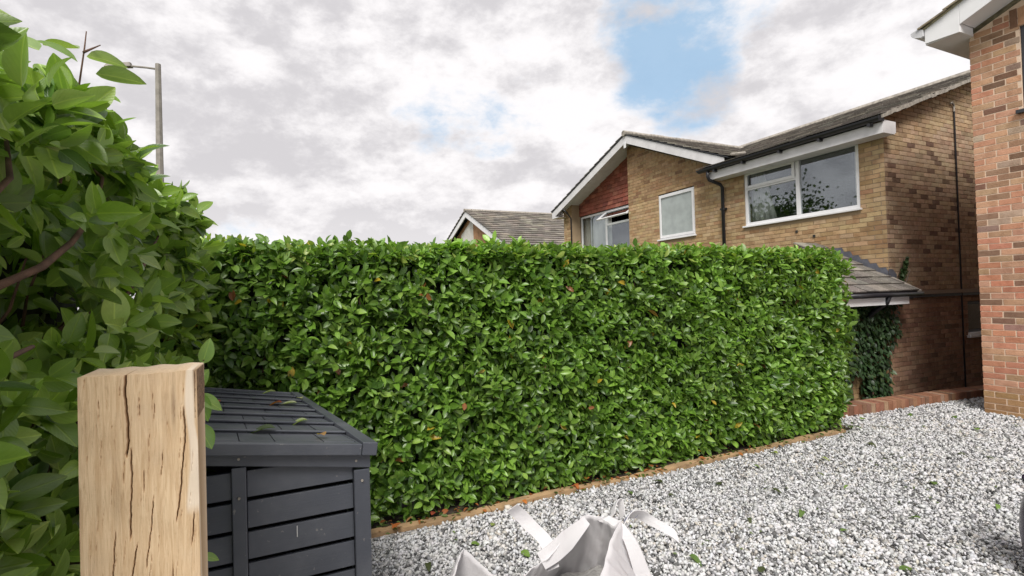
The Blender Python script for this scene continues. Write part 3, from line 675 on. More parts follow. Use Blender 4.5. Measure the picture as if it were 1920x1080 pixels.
# ------------------------------------------------------------------ ivy on the porch wall
LEAFLET = None
def leaf_geo(seg=4, ratio=.42, fold=.28, curl=.25, notch=0.0):
    """local leaf: +y length 1, x width, z up; 3 columns"""
    V, U = [], []
    prof = [0.10, .80, 1.0, .80, .05] if seg == 4 else [max(.04, math.sin(math.pi*min(1, (i/seg)**.82))**.72) for i in range(seg+1)]
    if notch: prof = [.55, 1.0, .9, .55, .04]
    for i, w in enumerate(prof):
        y = i/(len(prof)-1); hw = ratio/2*w
        zc_ = -curl*y*y
        yb = y-(notch if i == 0 else 0)
        V += [(-hw, yb, zc_+hw*fold*2), (0, y, zc_), (hw, yb, zc_+hw*fold*2)]; U += [(.5-.5*w, y), (.5, y), (.5+.5*w, y)]
    Fc = []
    for i in range(len(prof)-1):
        b = 3*i; Fc += [(b, b+1, b+4), (b, b+4, b+3), (b+1, b+2, b+5), (b+1, b+5, b+4)]
    return np.array(V, float), np.array(Fc), np.array(U, float)
def norm(a): return a/np.maximum(np.linalg.norm(a, axis=-1, keepdims=True), 1e-9)
def leaves_field(P, T, Nn, L, cols, geos):
    """arrays of leaf frames -> merged arrays (V, F, UV, C)"""
    Vs, Fs, Us, Cs = [], [], [], []; off = 0; which = RG.integers(0, len(geos), len(P))
    for gi, (gv, gf, gu) in enumerate(geos):
        s = which == gi
        if not s.any(): continue
        p, t, n, l, c = P[s], norm(T[s]), Nn[s], L[s], cols[s]
        n = norm(n-(n*t).sum(1, keepdims=True)*t); x = np.cross(t, n)
        V = p[:, None]+(gv[None, :, 0:1]*x[:, None]+gv[None, :, 1:2]*t[:, None]+gv[None, :, 2:3]*n[:, None])*l[:, None, None]
        k = len(gv); m = len(p)
        Vs.append(V.reshape(-1, 3)); Fs.append((gf[None]+np.arange(m)[:, None, None]*k).reshape(-1, 3)+off); Us.append(np.tile(gu, (m, 1))); Cs.append(np.repeat(c, k, 0)); off += m*k
    return np.concatenate(Vs), np.concatenate(Fs), np.concatenate(Us), np.concatenate(Cs)
iv = thing('ivy', (7.9, 4.75, -.5), 'dark green ivy climbing the wall below the porch gutter of the yellow brick house', 'ivy')
n = 5200; X = RG.uniform(6.2, 8.85, n); Z = RG.uniform(-.45, 1.35, n)
# ivy outline: full at the top, hanging tongues below
tongue = np.where(X < 7.55, -.5, np.where(X < 7.9, .38-(X-7.55)*.3, np.where(X < 8.13, -.35, np.where(X < 8.22, .45, np.where(X < 8.55, -.30, .75)))))+RG.normal(0, .06, n)
edge = 8.80-np.clip(1.0-Z, 0, 2)*.12+.06*np.sin(Z*9)+RG.normal(0, .03, n)
k = (Z > tongue) & (X < edge); X, Z = X[k], Z[k]; n = len(X)
Yv = 4.745-RG.uniform(0, .10, n); P = np.stack([X, Yv, Z], 1)
T = norm(np.stack([RG.normal(0, .5, n), -RG.uniform(.2, .7, n), -RG.uniform(.3, 1, n)], 1)); Nn = norm(np.stack([RG.normal(0, .3, n), -np.ones(n), RG.uniform(0, .8, n)], 1))
C = np.array([.030, .062, .024])*RG.uniform(.6, 1.5, (n, 1)); C[RG.random(n) < .1] = (.075, .12, .045)
V, Fc, U, Cc = leaves_field(P, T, Nn, RG.uniform(.045, .085, n), C, [leaf_geo(4, .85, .15, .15, .12)])
raw('ivy_leaves', V, Fc, M_IVY, iv, Cc, True, U, kind='stuff')
mb = MB()
for x in (7.5, 7.72, 8.02, 8.16, 8.36, 8.5, 8.6): 
    pts = [(x+.04*math.sin(q*2+x*9)+.02*q, 4.745, -.5+q*.3) for q in range(7)]; mb.tube(pts, [.014-.0015*q for q in range(7)], 6)
mb.build('stems', M_BARK, iv)
iv2 = thing('ivy', (9.1, 4.75, 1.5), 'small narrow sprig of ivy climbing the dark side wall above the porch roof', 'ivy')
n = 260; s = RG.random(n); P = np.stack([8.90+s*.28+RG.normal(0, .05, n)*(1.1-s), 4.745-RG.uniform(0, .05, n), 1.50+s*.52+RG.normal(0, .03, n)], 1)
T = norm(np.stack([RG.normal(0, .5, n), -RG.uniform(.2, .6, n), -RG.uniform(.2, 1, n)], 1)); Nn = norm(np.stack([RG.normal(0, .3, n), -np.ones(n), RG.uniform(0, .8, n)], 1))
C = np.array([.045, .085, .03])*RG.uniform(.6, 1.6, (n, 1))
V, Fc, U, Cc = leaves_field(P, T, Nn, RG.uniform(.035, .06, n), C, [leaf_geo(4, .8, .15, .15, .12)])
raw('ivy_leaves', V, Fc, M_IVY, iv2, Cc, True, U, kind='stuff'); MB().tube([(8.9, 4.76, 1.5), (9.0, 4.755, 1.75), (9.17, 4.755, 2.03)], .006, 5).build('stem', M_BARK, iv2)
MB().tube([(9.24, 4.765, 1.66), (9.36, 4.765, 1.86)], .005, 5).build('stem', M_OLDC, iv2)

# ------------------------------------------------------------------ red brick house at the right
RX = 8.0; RY = 3.32
rh = thing('brick_house', (RX, RY, 0), 'red brick house with cream mortar and white boxed eaves at the right edge', 'house')
box_ = MB(); T = .2
WR = (1.55, 2.845, 3.62, 4.60)
def red_top(y): return 4.69+(3.30-y)*.40
mbw = MB(); mbw.box((RX+.006, WR[1], -.15), (RX+T, RY-.006, 4.69)); mbw.box((RX+.006, WR[0], -.15), (RX+T, WR[1], WR[2])); mbw.box((RX+.006, -5, -.15), (RX+T, WR[0], 4.69)); mbw.box((RX+.006, WR[0], WR[3]), (RX+T, WR[1], 4.69))
mbw.prism([(RX+.006, RY-.006, 4.69), (RX+.006, -1.0, red_top(-1.0)), (RX+.006, -5, 4.9)], (T, 0, 0)); mbw.box((RX+T, RY-.2, -.15), (18, RY-.006, 4.69))
mbw.build('wall', M_MORR, rh)
def red_spans(z0, z1):
    b = RY if z1 < 4.69 else RY-(z1-4.69)/.40-.02
    segs = [(0.0, b)]
    if z1 > WR[2] and z0 < WR[3]: segs = [(0.0, WR[0]), (WR[1], b)]
    elif z1 > WR[3] and z0 < WR[3]+.215: segs = [(0.0, WR[0]-.1), (WR[1]+.09, b)]
    return segs
PAL_RED = [(4, (.50, .245, .155)), (6, (.52, .30, .19)), (4, (.50, .325, .205)), (2.6, (.33, .20, .13)), (1.8, (.21, .12, .08)), (.8, (.26, .17, .135)), (.7, (.42, .32, .24))]
PAL_RED0 = [(4, (.37, .22, .11)), (3, (.33, .18, .09)), (2, (.40, .25, .13))]
PAL_REDLOW = [(6, (.52, .235, .15)), (4, (.53, .30, .195)), (2, (.43, .265, .165)), (1.8, (.25, .15, .10)), (.8, (.31, .19, .15))]
def pal_red(x, z): return PAL_RED0 if z < .22 else (PAL_REDLOW if z < 2.2 else PAL_RED)
rb = lay_bricks((RX+.006, 0, 0), (0, 1, 0), (-1, 0, 0), -.01, 6.0, red_spans, pal_red, proud=.0035, j=.0125, phase=RY-.225*15+.01)
# soldier course over the window
y = WR[1]+.015
while y > WR[0]-.1:
    rb.append((Vector((RX+.006, y, WR[3]+.004)), Vector((0, 1, 0)), Vector((-1, 0, 0)), .066, .208, .008, pick(PAL_RED))); y -= .075
place_bricks(rh, rb)
# return face of the corner (faces the alley)
rs = lay_bricks((0, RY-.006, 0), (1, 0, 0), (0, 1, 0), -.01, 4.6, lambda a_, b_: [(RX+.01, 11.0)], pal_red)
mb = MB()
for (p, u, nv, l, h, d, c) in rs: mb.box(p, (p.x+l, p.y+d, p.z+h), c)
mb.build('bricks', M_BRA, rh, kind='stuff')
mb = MB(); bars(mb, RX+.03, RX+.09, WR[0], WR[1], WR[2], WR[3], .055); rw = mb.build('window', M_GREYM, rh, .003, label='dark grey framed upstairs window')
box('pane', (RX+.05, WR[0]+.055, WR[2]+.055), (RX+.056, WR[1]-.055, WR[3]-.055), M_GLASS, rw)
box('sill', (RX-.05, WR[0]-.05, WR[2]-.045), (RX+.09, WR[1]+.045, WR[2]-.002), M_GREYM, rw, .003)
box('room', (RX+.6, WR[0]-.3, 3.2), (RX+.62, WR[1]+.3, 4.68), M_DARK, rh)
BX = 7.68
MB().prism([(BX, 3.64, 4.69), (BX, 3.64, 4.87), (BX, 3.275, 5.02), (BX, 3.275, 4.672)], (.02, 0, 0)).build('fascia_end', M_WHITE, rh, .003)
MB().prism([(BX+.001, 3.273, 5.02), (BX+.001, 3.273, 4.765), (BX+.001, -1.0, 6.47), (BX+.001, -1.0, 6.73)], (.022, 0, 0)).build('bargeboard', M_WHITE, rh, .003)
MB().box((BX+.02, 3.27, 4.672), (7.99, 3.29, 4.80)).build('fascia', M_WHITE, rh)
MB().box((BX+.02, 3.29, 4.674), (18, 3.64, 4.69)).build('soffit', M_FASC, rh)
MB().box((BX+.02, 3.62, 4.69), (18, 3.64, 4.87)).build('fascia', M_WHITE, rh)
MB().prism([(BX+.024, 3.26, 4.775), (BX+.024, -1.0, 6.485), (BX+.024, -1.0, 6.50), (BX+.024, 3.26, 4.79)], (.30, 0, 0)).build('soffit', M_WHITE, rh)
tile_roof((BX-.05, 3.69, 4.875), (9, 0, 0), (0, -4.7, 1.88), .30, .30, .02, rh, pal=[(3, (.25, .21, .14)), (2, (.20, .18, .14)), (2, (.30, .27, .17))])
MB().slab((BX-.02, 3.66, 4.862), (9, 0, 0), (0, -4.66, 1.864), (0, 0, .02)).build('roof', M_MOSS, rh)
# gutter end
V = []; g2 = MB(); pts = [(3.645, 4.79), (3.665, 4.775), (3.74, 4.80), (3.775, 4.835), (3.785, 4.875), (3.765, 4.885), (3.70, 4.90), (3.645, 4.87)]
g2.prism([(BX-.03, a_, b_) for a_, b_ in pts], (10, 0, 0)); g2.build('gutter', mat('pale_gutter', f_plain((.55, .55, .57), .4, .1)), rh, .003)

# ------------------------------------------------------------------ far house roof
fh = thing('brick_house', (11, 29.5, 0), 'distant brick house showing only a grey tiled roof and white bargeboards over the hedge', 'house')
def fg(y): return 6.79-(y-29.5)*.40 if y > 29.5 else 6.79-(29.5-y)*.445
MB().prism([(11.35, 23.9, -.6), (11.35, 35.2, -.6), (11.35, 35.2, 4.3), (11.35, 29.5, 6.55), (11.35, 23.9, 4.05)], (9.5, 0, 0)).build('wall', mat('far_brick', f_plain((.40, .22, .115), .9, .2, 4, .5)), fh)
MB().prism([(11.33, 29.1, 2), (11.33, 31.2, 2), (11.33, 31.2, 5.55), (11.33, 29.5, 6.2), (11.33, 29.1, 6.1)], (.02, 0, 0)).build('panel', M_CURT, fh, label='pale rendered panel in the gable')
MB().prism([(11, 29.5, 6.79), (11, 35.5, 4.39), (11, 35.5, 4.08), (11, 29.5, 6.46)], (.05, 0, 0)).build('bargeboard', M_WHITE, fh)
MB().prism([(11, 29.49, 6.79), (11, 23.5, 4.12), (11, 23.5, 3.80), (11, 29.49, 6.46)], (.05, 0, 0)).build('bargeboard', M_WHITE, fh)
MB().slab((10.98, 23.4, 4.10), (10, 0, 0), (0, 6.1, 2.71), (0, 0, .03)).build('roof', M_GREYM, fh); MB().slab((10.98, 35.6, 4.37), (10, 0, 0), (0, -6.1, 2.44), (0, 0, .03)).build('roof', M_GREYM, fh)
tile_roof((10.95, 23.4, 4.15), (10, 0, 0), (0, 6.1, 2.71), .40, .42, .05, fh, lift=.07, pal=[(5, (.17, .15, .13)), (3, (.22, .195, .165)), (2, (.12, .105, .09)), (1, (.30, .27, .22))])
tile_roof((10.95, 35.6, 4.42), (10, 0, 0), (0, -6.1, 2.44), .40, .42, .05, fh, lift=.07)
mb = MB()
for i in range(22): mb.tube([(10.93+i*.46, 29.5, 6.86), (10.93+i*.46+.45, 29.5, 6.86)], .12, 8)
mb.build('ridge', M_OLDC, fh)
box('flue', (19.8, 29.3, 6.85), (20.1, 29.7, 7.2), M_GREYM, fh)

# ------------------------------------------------------------------ street lamp
sp = thing('street_lamp', (-2.86, 18.8, -.6), 'tall grey concrete street lamp with a short arm rising behind the near hedge at left', 'street lamp')
mb = MB(); n = 8
mb.tube([(-2.87, 18.8, -.6), (-2.87, 18.8, 4.5), (-2.865, 18.8, 9.02)], [.14, .11, .075], 8); mb.build('pole', M_CONC, sp)
MB().tube([(-2.87, 18.8, 8.86), (-3.2, 18.95, 8.92), (-3.66, 19.16, 8.98)], .03, 6).build('arm', M_CONC, sp)
MB().hexa([(-4.35, 19.34, 8.93), (-3.62, 19.02, 8.93), (-3.55, 19.2, 8.93), (-4.28, 19.52, 8.93), (-4.28, 19.37, 9.06), (-3.64, 19.09, 9.09), (-3.60, 19.18, 9.09), (-4.24, 19.47, 9.06)]).build('lantern', M_CONC, sp, .02)

# ------------------------------------------------------------------ hedges
PAL_L = [(5, (.098, .195, .024)), (4, (.130, .245, .034)), (3.4, (.180, .310, .052)), (2, (.060, .128, .022)), (1.1, (.22, .34, .07))]
def leafcols(n, pal):
    w = np.array([a for a, _ in pal]); w = w/w.sum(); c = np.array([b for _, b in pal])
    return c[RG.choice(len(pal), n, p=w)]*RG.uniform(.8, 1.2, (n, 1))
def shoots_to_leaves(P, D, k, Lm, Ls_, pal, spread=(.75, 1.35), back=.05):
    n = len(P); D = norm(D); A = norm(np.cross(D, RG.normal(size=(n, 3)))); B = np.cross(D, A)
    j = np.arange(k)[None]; phi = j*2.4+RG.uniform(0, 6.28, (n, 1))+RG.normal(0, .25, (n, k))
    al = spread[0]+(spread[1]-spread[0])*(j/(k-1))+RG.normal(0, .16, (n, k))
    T = np.cos(al)[..., None]*D[:, None]+np.sin(al)[..., None]*(np.cos(phi)[..., None]*A[:, None]+np.sin(phi)[..., None]*B[:, None])
    Nn = np.broadcast_to(D[:, None], T.shape)+RG.normal(0, .30, T.shape)
    Pp = P[:, None]-D[:, None]*(back*(j/(k-1)))[..., None]+T*.008
    L = np.clip(RG.normal(Lm, Ls_, (n, k)), Lm*.45, Lm*1.5)
    sh = RG.uniform(.82, 1.18, (n, 1, 1)); C = leafcols(n*k, pal).reshape(n, k, 3)*sh
    return Pp.reshape(-1, 3), T.reshape(-1, 3), Nn.reshape(-1, 3), L.reshape(-1), C.reshape(-1, 3)
GEOS = [leaf_geo(4, .50, .24, .18), leaf_geo(4, .44, .32, .32), leaf_geo(4, .54, .14, .05)]
GEOS_B = [leaf_geo(8, .54, .20, .16), leaf_geo(8, .48, .26, .34), leaf_geo(8, .62, .12, .02), leaf_geo(8, .56, .30, -.12)]
def single_leaves(hedge, P, T, Nn, L, C, geos, limit, score, mname='leaf', m=M_LO):
    """the largest leaves in view become parts, the rest comes back as a mask"""
    meshes = []
    for gv, gf, gu in geos:
        me = bpy.data.meshes.new(mname); me.from_pydata(gv.tolist(), [], gf.tolist()); me.update()
        l = me.uv_layers.new(name='UVMap'); vi = [lp.vertex_index for lp in me.loops]; l.data.foreach_set('uv', gu[vi].astype(np.float32).ravel())
        me.polygons.foreach_set('use_smooth', [True]*len(me.polygons)); me.materials.append(m); meshes.append(me)
    idx = np.argsort(-score)[:limit]; mask = np.ones(len(P), bool); mask[idx] = False
    t = norm(T[idx]); nn_ = Nn[idx]; nn_ = norm(nn_-(nn_*t).sum(1, keepdims=True)*t); x = np.cross(t, nn_); b = hedge.location
    for i, q in enumerate(idx):
        o = bpy.data.objects.new(mname, meshes[i % len(meshes)]); l = L[q]; o.color = tuple(C[q])+(1,)
        o.matrix_basis = Matrix(((x[i, 0]*l, t[i, 0]*l, nn_[i, 0]*l, P[q, 0]-b.x), (x[i, 1]*l, t[i, 1]*l, nn_[i, 1]*l, P[q, 1]-b.y), (x[i, 2]*l, t[i, 2]*l, nn_[i, 2]*l, P[q, 2]-b.z), (0, 0, 0, 1)))
        COL.objects.link(o); o.parent = hedge
    return mask
def core(name, pts_fn, parent):
    V, Fc = pts_fn(); raw(name, V, Fc, M_CORE, parent)

# long hedge
mh = thing('hedge', (3.0, 4.2, 0), 'long clipped green laurel hedge running along the gravel in front of the houses', 'hedge')
HT = 2.025; X0, X1, YF, YB = -.75, 6.22, 3.86, 4.52
def face_y(x, z):   # front surface of the hedge
    base = YF-.11*np.sin(np.clip(z/1.9, 0, 1)*math.pi*.9)-.04*np.exp(-((z-.35)/.4)**2)+wob(x, z)*.035
    rnd = np.clip((x-(X1-.35))/.35, 0, 1.3)**2*.28; top = np.clip((z-(HT-.14))/.16, 0, 1.2)**2*.12
    return base+rnd+top-.075*np.exp(-(z/.30)**2)
def xend(z): return X1+.10-.42*np.clip((.85-z)/.85, 0, 1)**1.4
def top_z(x, y): return HT+.025*wob(x*1.3, y*2, 2)-np.clip((x-(X1-.45))/.45, 0, 1.2)**2*.13
SP, SD = [], []
n = 6400; x = RG.uniform(X0, X1+.10, n); z = RG.uniform(.04, HT, n)**1.0; dn_ = RG.uniform(-.005, .13, n)
hole = wob(x*4.3, z*4.7, 5) < -.60
dn_ = np.where(hole, dn_+.12, dn_)
y = face_y(x, z)+dn_; kk = (z < top_z(x, y)) & (x < xend(z)+.03*np.sin(z*11))
SP.append(np.stack([x, y, z], 1)[kk]); SD.append(np.stack([RG.normal(0, .45, n), -RG.uniform(.3, 1.0, n), RG.uniform(.05, .9, n)], 1)[kk])
n = 2300; x = RG.uniform(X0, X1, n); y = RG.uniform(YF-.04, YB+.1, n); z = top_z(x, y)-RG.uniform(0.01, .09, n)**1
SP.append(np.stack([x, y, z], 1)); SD.append(np.stack([RG.normal(0, .35, n), RG.normal(-.15, .35, n), RG.uniform(.5, 1.2, n)], 1))
n = 600; y = RG.uniform(YF-.05, YB+.05, n); z = RG.uniform(.05, HT-.1, n); x = xend(z)-.08-RG.uniform(-.06, .10, n)
SP.append(np.stack([x, y, z], 1)); SD.append(np.stack([RG.uniform(.3, 1, n), RG.normal(-.2, .4, n), RG.uniform(0, .9, n)], 1))
n = 700; x = RG.uniform(X0, X1, n); z = RG.uniform(.3, HT, n); y = YB+RG.uniform(-.08, .06, n)
SP.append(np.stack([x, y, z], 1)); SD.append(np.stack([RG.normal(0, .4, n), RG.uniform(.3, 1, n), RG.uniform(0, .8, n)], 1))
n = 60; x = RG.uniform(.5, X1, n); y = RG.uniform(YF-.02, YF+.2, n); z = top_z(x, y)+RG.uniform(-.01, .03, n)   # stray tips above the cut
SP.append(np.stack([x, y, z], 1)); SD.append(np.stack([RG.normal(0, .25, n), RG.normal(0, .25, n), np.ones(n)], 1))
P, T, Nn, L, C = shoots_to_leaves(np.concatenate(SP), np.concatenate(SD), 6, .073, .014, PAL_L)
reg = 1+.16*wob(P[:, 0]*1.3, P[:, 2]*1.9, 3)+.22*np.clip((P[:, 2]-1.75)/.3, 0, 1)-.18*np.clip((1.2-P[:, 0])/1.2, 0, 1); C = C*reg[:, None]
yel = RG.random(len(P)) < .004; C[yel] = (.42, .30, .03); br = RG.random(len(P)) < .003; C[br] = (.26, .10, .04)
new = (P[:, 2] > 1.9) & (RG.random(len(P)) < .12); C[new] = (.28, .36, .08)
d_ = depth_of(P); sc_ = np.where(in_view(P, 0), L/d_, 0)*np.where((P[:, 1] < face_y(P[:, 0], P[:, 2])+.02) & (P[:, 0] > .35), 1, .1)
mask = single_leaves(mh, P, T, Nn, L, C, GEOS, 300, sc_)
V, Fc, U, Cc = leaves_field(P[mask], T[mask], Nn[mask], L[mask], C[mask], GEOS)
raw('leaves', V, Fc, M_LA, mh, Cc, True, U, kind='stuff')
# solid dark core added to block light, inner shade put into its colour
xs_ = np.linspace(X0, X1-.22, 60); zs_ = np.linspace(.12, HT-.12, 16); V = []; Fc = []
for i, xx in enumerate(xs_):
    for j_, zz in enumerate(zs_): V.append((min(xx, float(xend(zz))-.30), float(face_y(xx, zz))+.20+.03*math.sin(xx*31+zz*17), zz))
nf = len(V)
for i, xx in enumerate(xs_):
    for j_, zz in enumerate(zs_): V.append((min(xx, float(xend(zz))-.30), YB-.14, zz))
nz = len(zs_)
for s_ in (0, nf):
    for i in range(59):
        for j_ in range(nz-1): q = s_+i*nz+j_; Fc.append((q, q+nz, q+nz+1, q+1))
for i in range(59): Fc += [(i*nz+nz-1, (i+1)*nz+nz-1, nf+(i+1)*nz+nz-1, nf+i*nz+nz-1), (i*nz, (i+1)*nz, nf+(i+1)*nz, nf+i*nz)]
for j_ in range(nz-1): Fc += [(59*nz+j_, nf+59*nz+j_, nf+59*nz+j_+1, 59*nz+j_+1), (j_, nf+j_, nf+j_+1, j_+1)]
raw('shade_core', V, Fc, M_CORE, mh)
mb = MB()
for i in range(46):
    xx = X0+.2+(X1-X0-.4)*i/45+random.uniform(-.06, .06); y_ = YF+random.uniform(.05, .3)
    pts = [(xx, y_, -.02)]; 
    for q in range(1, 6): pts.append((pts[-1][0]+random.uniform(-.06, .06), pts[-1][1]+random.uniform(-.045, .03), q*.36))
    mb.tube(pts, [.016, .014, .012, .009, .007, .004], 5)
mb.build('stems', M_BARK, mh, kind='stuff')

# near hedge at left
lh = thing('hedge', (-.9, 2.2, 0), 'loose large-leaved laurel hedge close by at left behind the oak post', 'hedge')
PAL_B = [(5, (.140, .235, .036)), (4, (.190, .305, .048)), (3, (.240, .365, .068)), (1.4, (.075, .145, .030)), (2, (.30, .42, .10))]
def fx(y, z): return -.49+.115*np.clip((y-1.2)/2.2, 0, 1.1)+wob(y*1.7, z*1.9, 1)*.055-np.clip((z-2.0)/.3, 0, 1)**2*.10-np.clip((1.25-y)/.6, 0, 1)*.05
def tz(y): return np.interp(y, [.7, 1.3, 1.55, 1.9, 2.45, 3.0, 3.7], [2.12, 2.17, 2.22, 2.28, 2.25, 2.23, 2.12])+.035*wob(y*2.2, 3, 4)
BRA = [(-.85, 1.35, 1.45), (-.60, 1.62, 1.66), (-.53, 1.75, 1.73), (-.52, 1.945, 1.814), (-.515, 2.17, 1.94), (-.52, 2.28, 2.08), (-.60, 2.45, 2.16)]
BRB = [(-.85, 2.2, 1.4), (-.58, 2.40, 1.60), (-.50, 2.49, 1.655), (-.485, 2.75, 1.80), (-.48, 3.08, 1.97)]
BRC = [(-.80, 1.25, 1.70), (-.60, 1.35, 1.79), (-.54, 1.46, 1.84), (-.54, 1.60, 1.93), (-.58, 1.7, 2.05)]
BRD = [(-.75, 1.25, 1.44), (-.55, 1.36, 1.485), (-.52, 1.45, 1.505), (-.51, 1.62, 1.53)]
def near_branch(P_, r):
    k_ = np.zeros(len(P_), bool)
    for b_ in (BRA, BRB, BRC, BRD):
        for a_, c_ in zip(b_[1:-1], b_[2:]):
            for t in np.linspace(0, 1, 6):
                q = np.array(a_)*(1-t)+np.array(c_)*t; e = (q-CE)/np.linalg.norm(q-CE); w_ = P_-CE; l = w_ @ e
                k_ |= (np.linalg.norm(w_-l[:, None]*e, axis=1) < r) & (l < np.linalg.norm(q-CE)+.02)
    return k_
SP, SD = [], []
n = 1500; y = RG.uniform(.75, 3.78, n); z = RG.uniform(.0, 2.34, n); dn_ = RG.uniform(-.03, .17, n)
hole = (wob(y*2.2, z*2.1, 9) < -.25) | ((np.abs(y-1.42) < .20) & (np.abs(z-1.83) < .13)) | ((np.abs(y-1.22) < .12) & (np.abs(z-1.95) < .14)) | ((np.hypot(y-1.72, z-2.03) < .10) | (np.hypot(y-1.60, z-1.86) < .12) | (np.hypot(y-1.98, z-1.80) < .08))
dn_ = np.where(hole, dn_+.17, dn_); kk = (z < tz(y)) & ~(hole & (RG.random(n) < .62)); x = fx(y, z)-dn_
SP.append(np.stack([x, y, z], 1)[kk]); SD.append(np.stack([RG.uniform(.25, 1.0, n), -RG.uniform(.0, .8, n), RG.uniform(-.15, .75, n)], 1)[kk])
n = 520; y = RG.uniform(.8, 3.8, n); x = RG.uniform(-1.35, -.43, n); z = tz(y)-RG.uniform(-.02, .12, n)-np.clip((x+.62)/.15, 0, 1)**2*.06
SP.append(np.stack([x, y, z], 1)); SD.append(np.stack([RG.normal(.15, .4, n), RG.normal(-.2, .4, n), RG.uniform(.3, 1.1, n)], 1))
n = 360; y = RG.uniform(.85, 3.7, n); z = RG.uniform(.1, 2.1, n); x = RG.uniform(-.98, -.78, n)
SP.append(np.stack([x, y, z], 1)); SD.append(np.stack([RG.normal(.3, .6, n), RG.normal(-.3, .5, n), RG.normal(.2, .5, n)], 1))
n = 170; x = RG.uniform(-1.35, -.5, n); z = RG.uniform(.1, 2.1, n); y = .78+RG.uniform(0, .1, n)
SP.append(np.stack([x, y, z], 1)); SD.append(np.stack([RG.normal(.1, .4, n), -RG.uniform(.3, 1, n), RG.normal(.2, .4, n)], 1))
SP, SD = np.concatenate(SP), np.concatenate(SD); kk = ~(near_branch(SP, .055) & (RG.random(len(SP)) < .85)); SP, SD = [SP[kk]], [SD[kk]]
P, T, Nn, L, C = shoots_to_leaves(np.concatenate(SP), np.concatenate(SD), 6, .092, .021, PAL_B, (.6, 1.45), .08)
# hand placed sprig that leans into the sky at the top
def ex(p, t, n_, l, c): return (np.array([p]), np.array([t]), np.array([n_]), np.array([l]), np.array([c]))
EXL = [((-.475, 2.03, 2.36), (.9, .30, .12), (.05, .5, .9), .13, (.20, .27, .12)), ((-.49, 2.0, 2.40), (.7, .45, .22), (-.35, .3, .85), .10, (.30, .38, .22)),
       ((-.50, 1.97, 2.41), (-.6, .3, .0), (.2, -.3, .9), .11, (.26, .34, .14)), ((-.50, 1.95, 2.36), (-.4, -.3, .2), (.4, -.5, .7), .10, (.20, .31, .08)), ((-.56, 1.85, 2.34), (-.5, .2, .3), (.3, -.6, .6), .11, (.24, .34, .12)),
       ((-.49, 2.0, 2.29), (.5, -.2, -.1), (.3, -.4, .8), .10, (.20, .33, .07)), ((-.47, 2.15, 2.23), (.6, .2, .4), (-.5, -.3, .6), .09, (.22, .38, .07)),
       ((-.175, 1.62, 1.385), (.35, -.1, -.9), (.2, -.9, .2), .085, (.20, .34, .08)), ((-.175, 1.62, 1.375), (.75, 0, -.45), (-.1, -.8, .6), .075, (.24, .38, .10)), ((-.19, 1.62, 1.39), (.5, .1, .6), (0, -.8, .3), .07, (.18, .30, .06)), ((-.17, 1.62, 1.30), (.3, -.1, -.8), (.4, -.8, .2), .075, (.20, .33, .09)),
       ((-.16, 1.62, 1.46), (.3, 0, .9), (.3, -.9, 0), .07, (.20, .33, .07)), ((-.17, 1.62, .95), (.8, -.1, -.3), (0, -.7, .6), .045, (.22, .36, .08)),
       ((-.44, 2.62, 2.14), (.3, .1, .8), (-.6, -.6, .2), .09, (.26, .42, .08)), ((-.60, 1.28, 2.13), (-.1, .2, .9), (.5, -.8, .1), .09, (.24, .40, .06))]
for e in EXL:
    q = ex(*e); P = np.concatenate([P, q[0]]); T = np.concatenate([T, q[1]]); Nn = np.concatenate([Nn, q[2]]); L = np.concatenate([L, q[3]]); C = np.concatenate([C, q[4]])
d_ = depth_of(P); sc_ = np.where(in_view(P, 30), L/np.maximum(d_, .3), 0)*np.where(P[:, 0] > fx(P[:, 1], P[:, 2])-.08, 1, .25); sc_[-len(EXL):] = 9
mask = single_leaves(lh, P, T, Nn, L, C, GEOS_B, 300, sc_)
V, Fc, U, Cc = leaves_field(P[mask], T[mask], Nn[mask], L[mask], C[mask], GEOS_B)
raw('leaves', V, Fc, M_LA, lh, Cc, True, U, kind='stuff')
mbc = MB(); mbc.box((-1.30, .95, .02), (-.98, 3.75, 1.93)); mbc.build('shade_core', M_CORE, lh)  # dark box added inside the hedge, its colour standing for inner shade
branches = [BRA, BRB, BRC, BRD,
            [(-.56, 2.0, 2.0), (-.53, 2.0, 2.14), (-.505, 1.98, 2.30), (-.49, 1.98, 2.42), (-.485, 1.98, 2.47)], [(-.49, 1.97, 2.40), (-.46, 2.02, 2.45)],
            [(-.52, 1.75, 1.30), (-.32, 1.66, 1.36), (-.17, 1.62, 1.38)], [(-.50, 1.7, .98), (-.30, 1.65, .97), (-.165, 1.62, .95)], [(-.32, 1.66, 1.36), (-.2, 1.63, 1.44), (-.155, 1.62, 1.47)],
            [(-1.0, 2.9, .1), (-.8, 2.9, 1.0), (-.66, 2.95, 1.7), (-.6, 3.0, 2.05)], [(-1.0, 1.6, -.02), (-.9, 1.6, .7), (-.72, 1.7, 1.3), (-.68, 1.75, 1.9)]]
for b_ in branches:
    k_ = len(b_); r0_ = .0125 if b_ in (BRA, BRB, BRC, BRD) or b_[0][2] < 1 else .004
    MB().tube(b_, [r0_*(1-.6*i/(k_-1)) for i in range(k_)], 8).build('branch', M_BARK, lh, smooth=True)
mb = MB()
for i in range(60):
    y_ = random.uniform(.9, 3.7); pts = [(-.95, y_, random.uniform(-.02, 1.2))]
    for q in range(4): pts.append((pts[-1][0]+random.uniform(.03, .11), pts[-1][1]+random.uniform(-.12, .12), pts[-1][2]+random.uniform(.1, .3)))
    mb.tube(pts, [.010, .008, .006, .005, .003], 5)
mb.build('twigs', M_BARK, lh, kind='stuff')

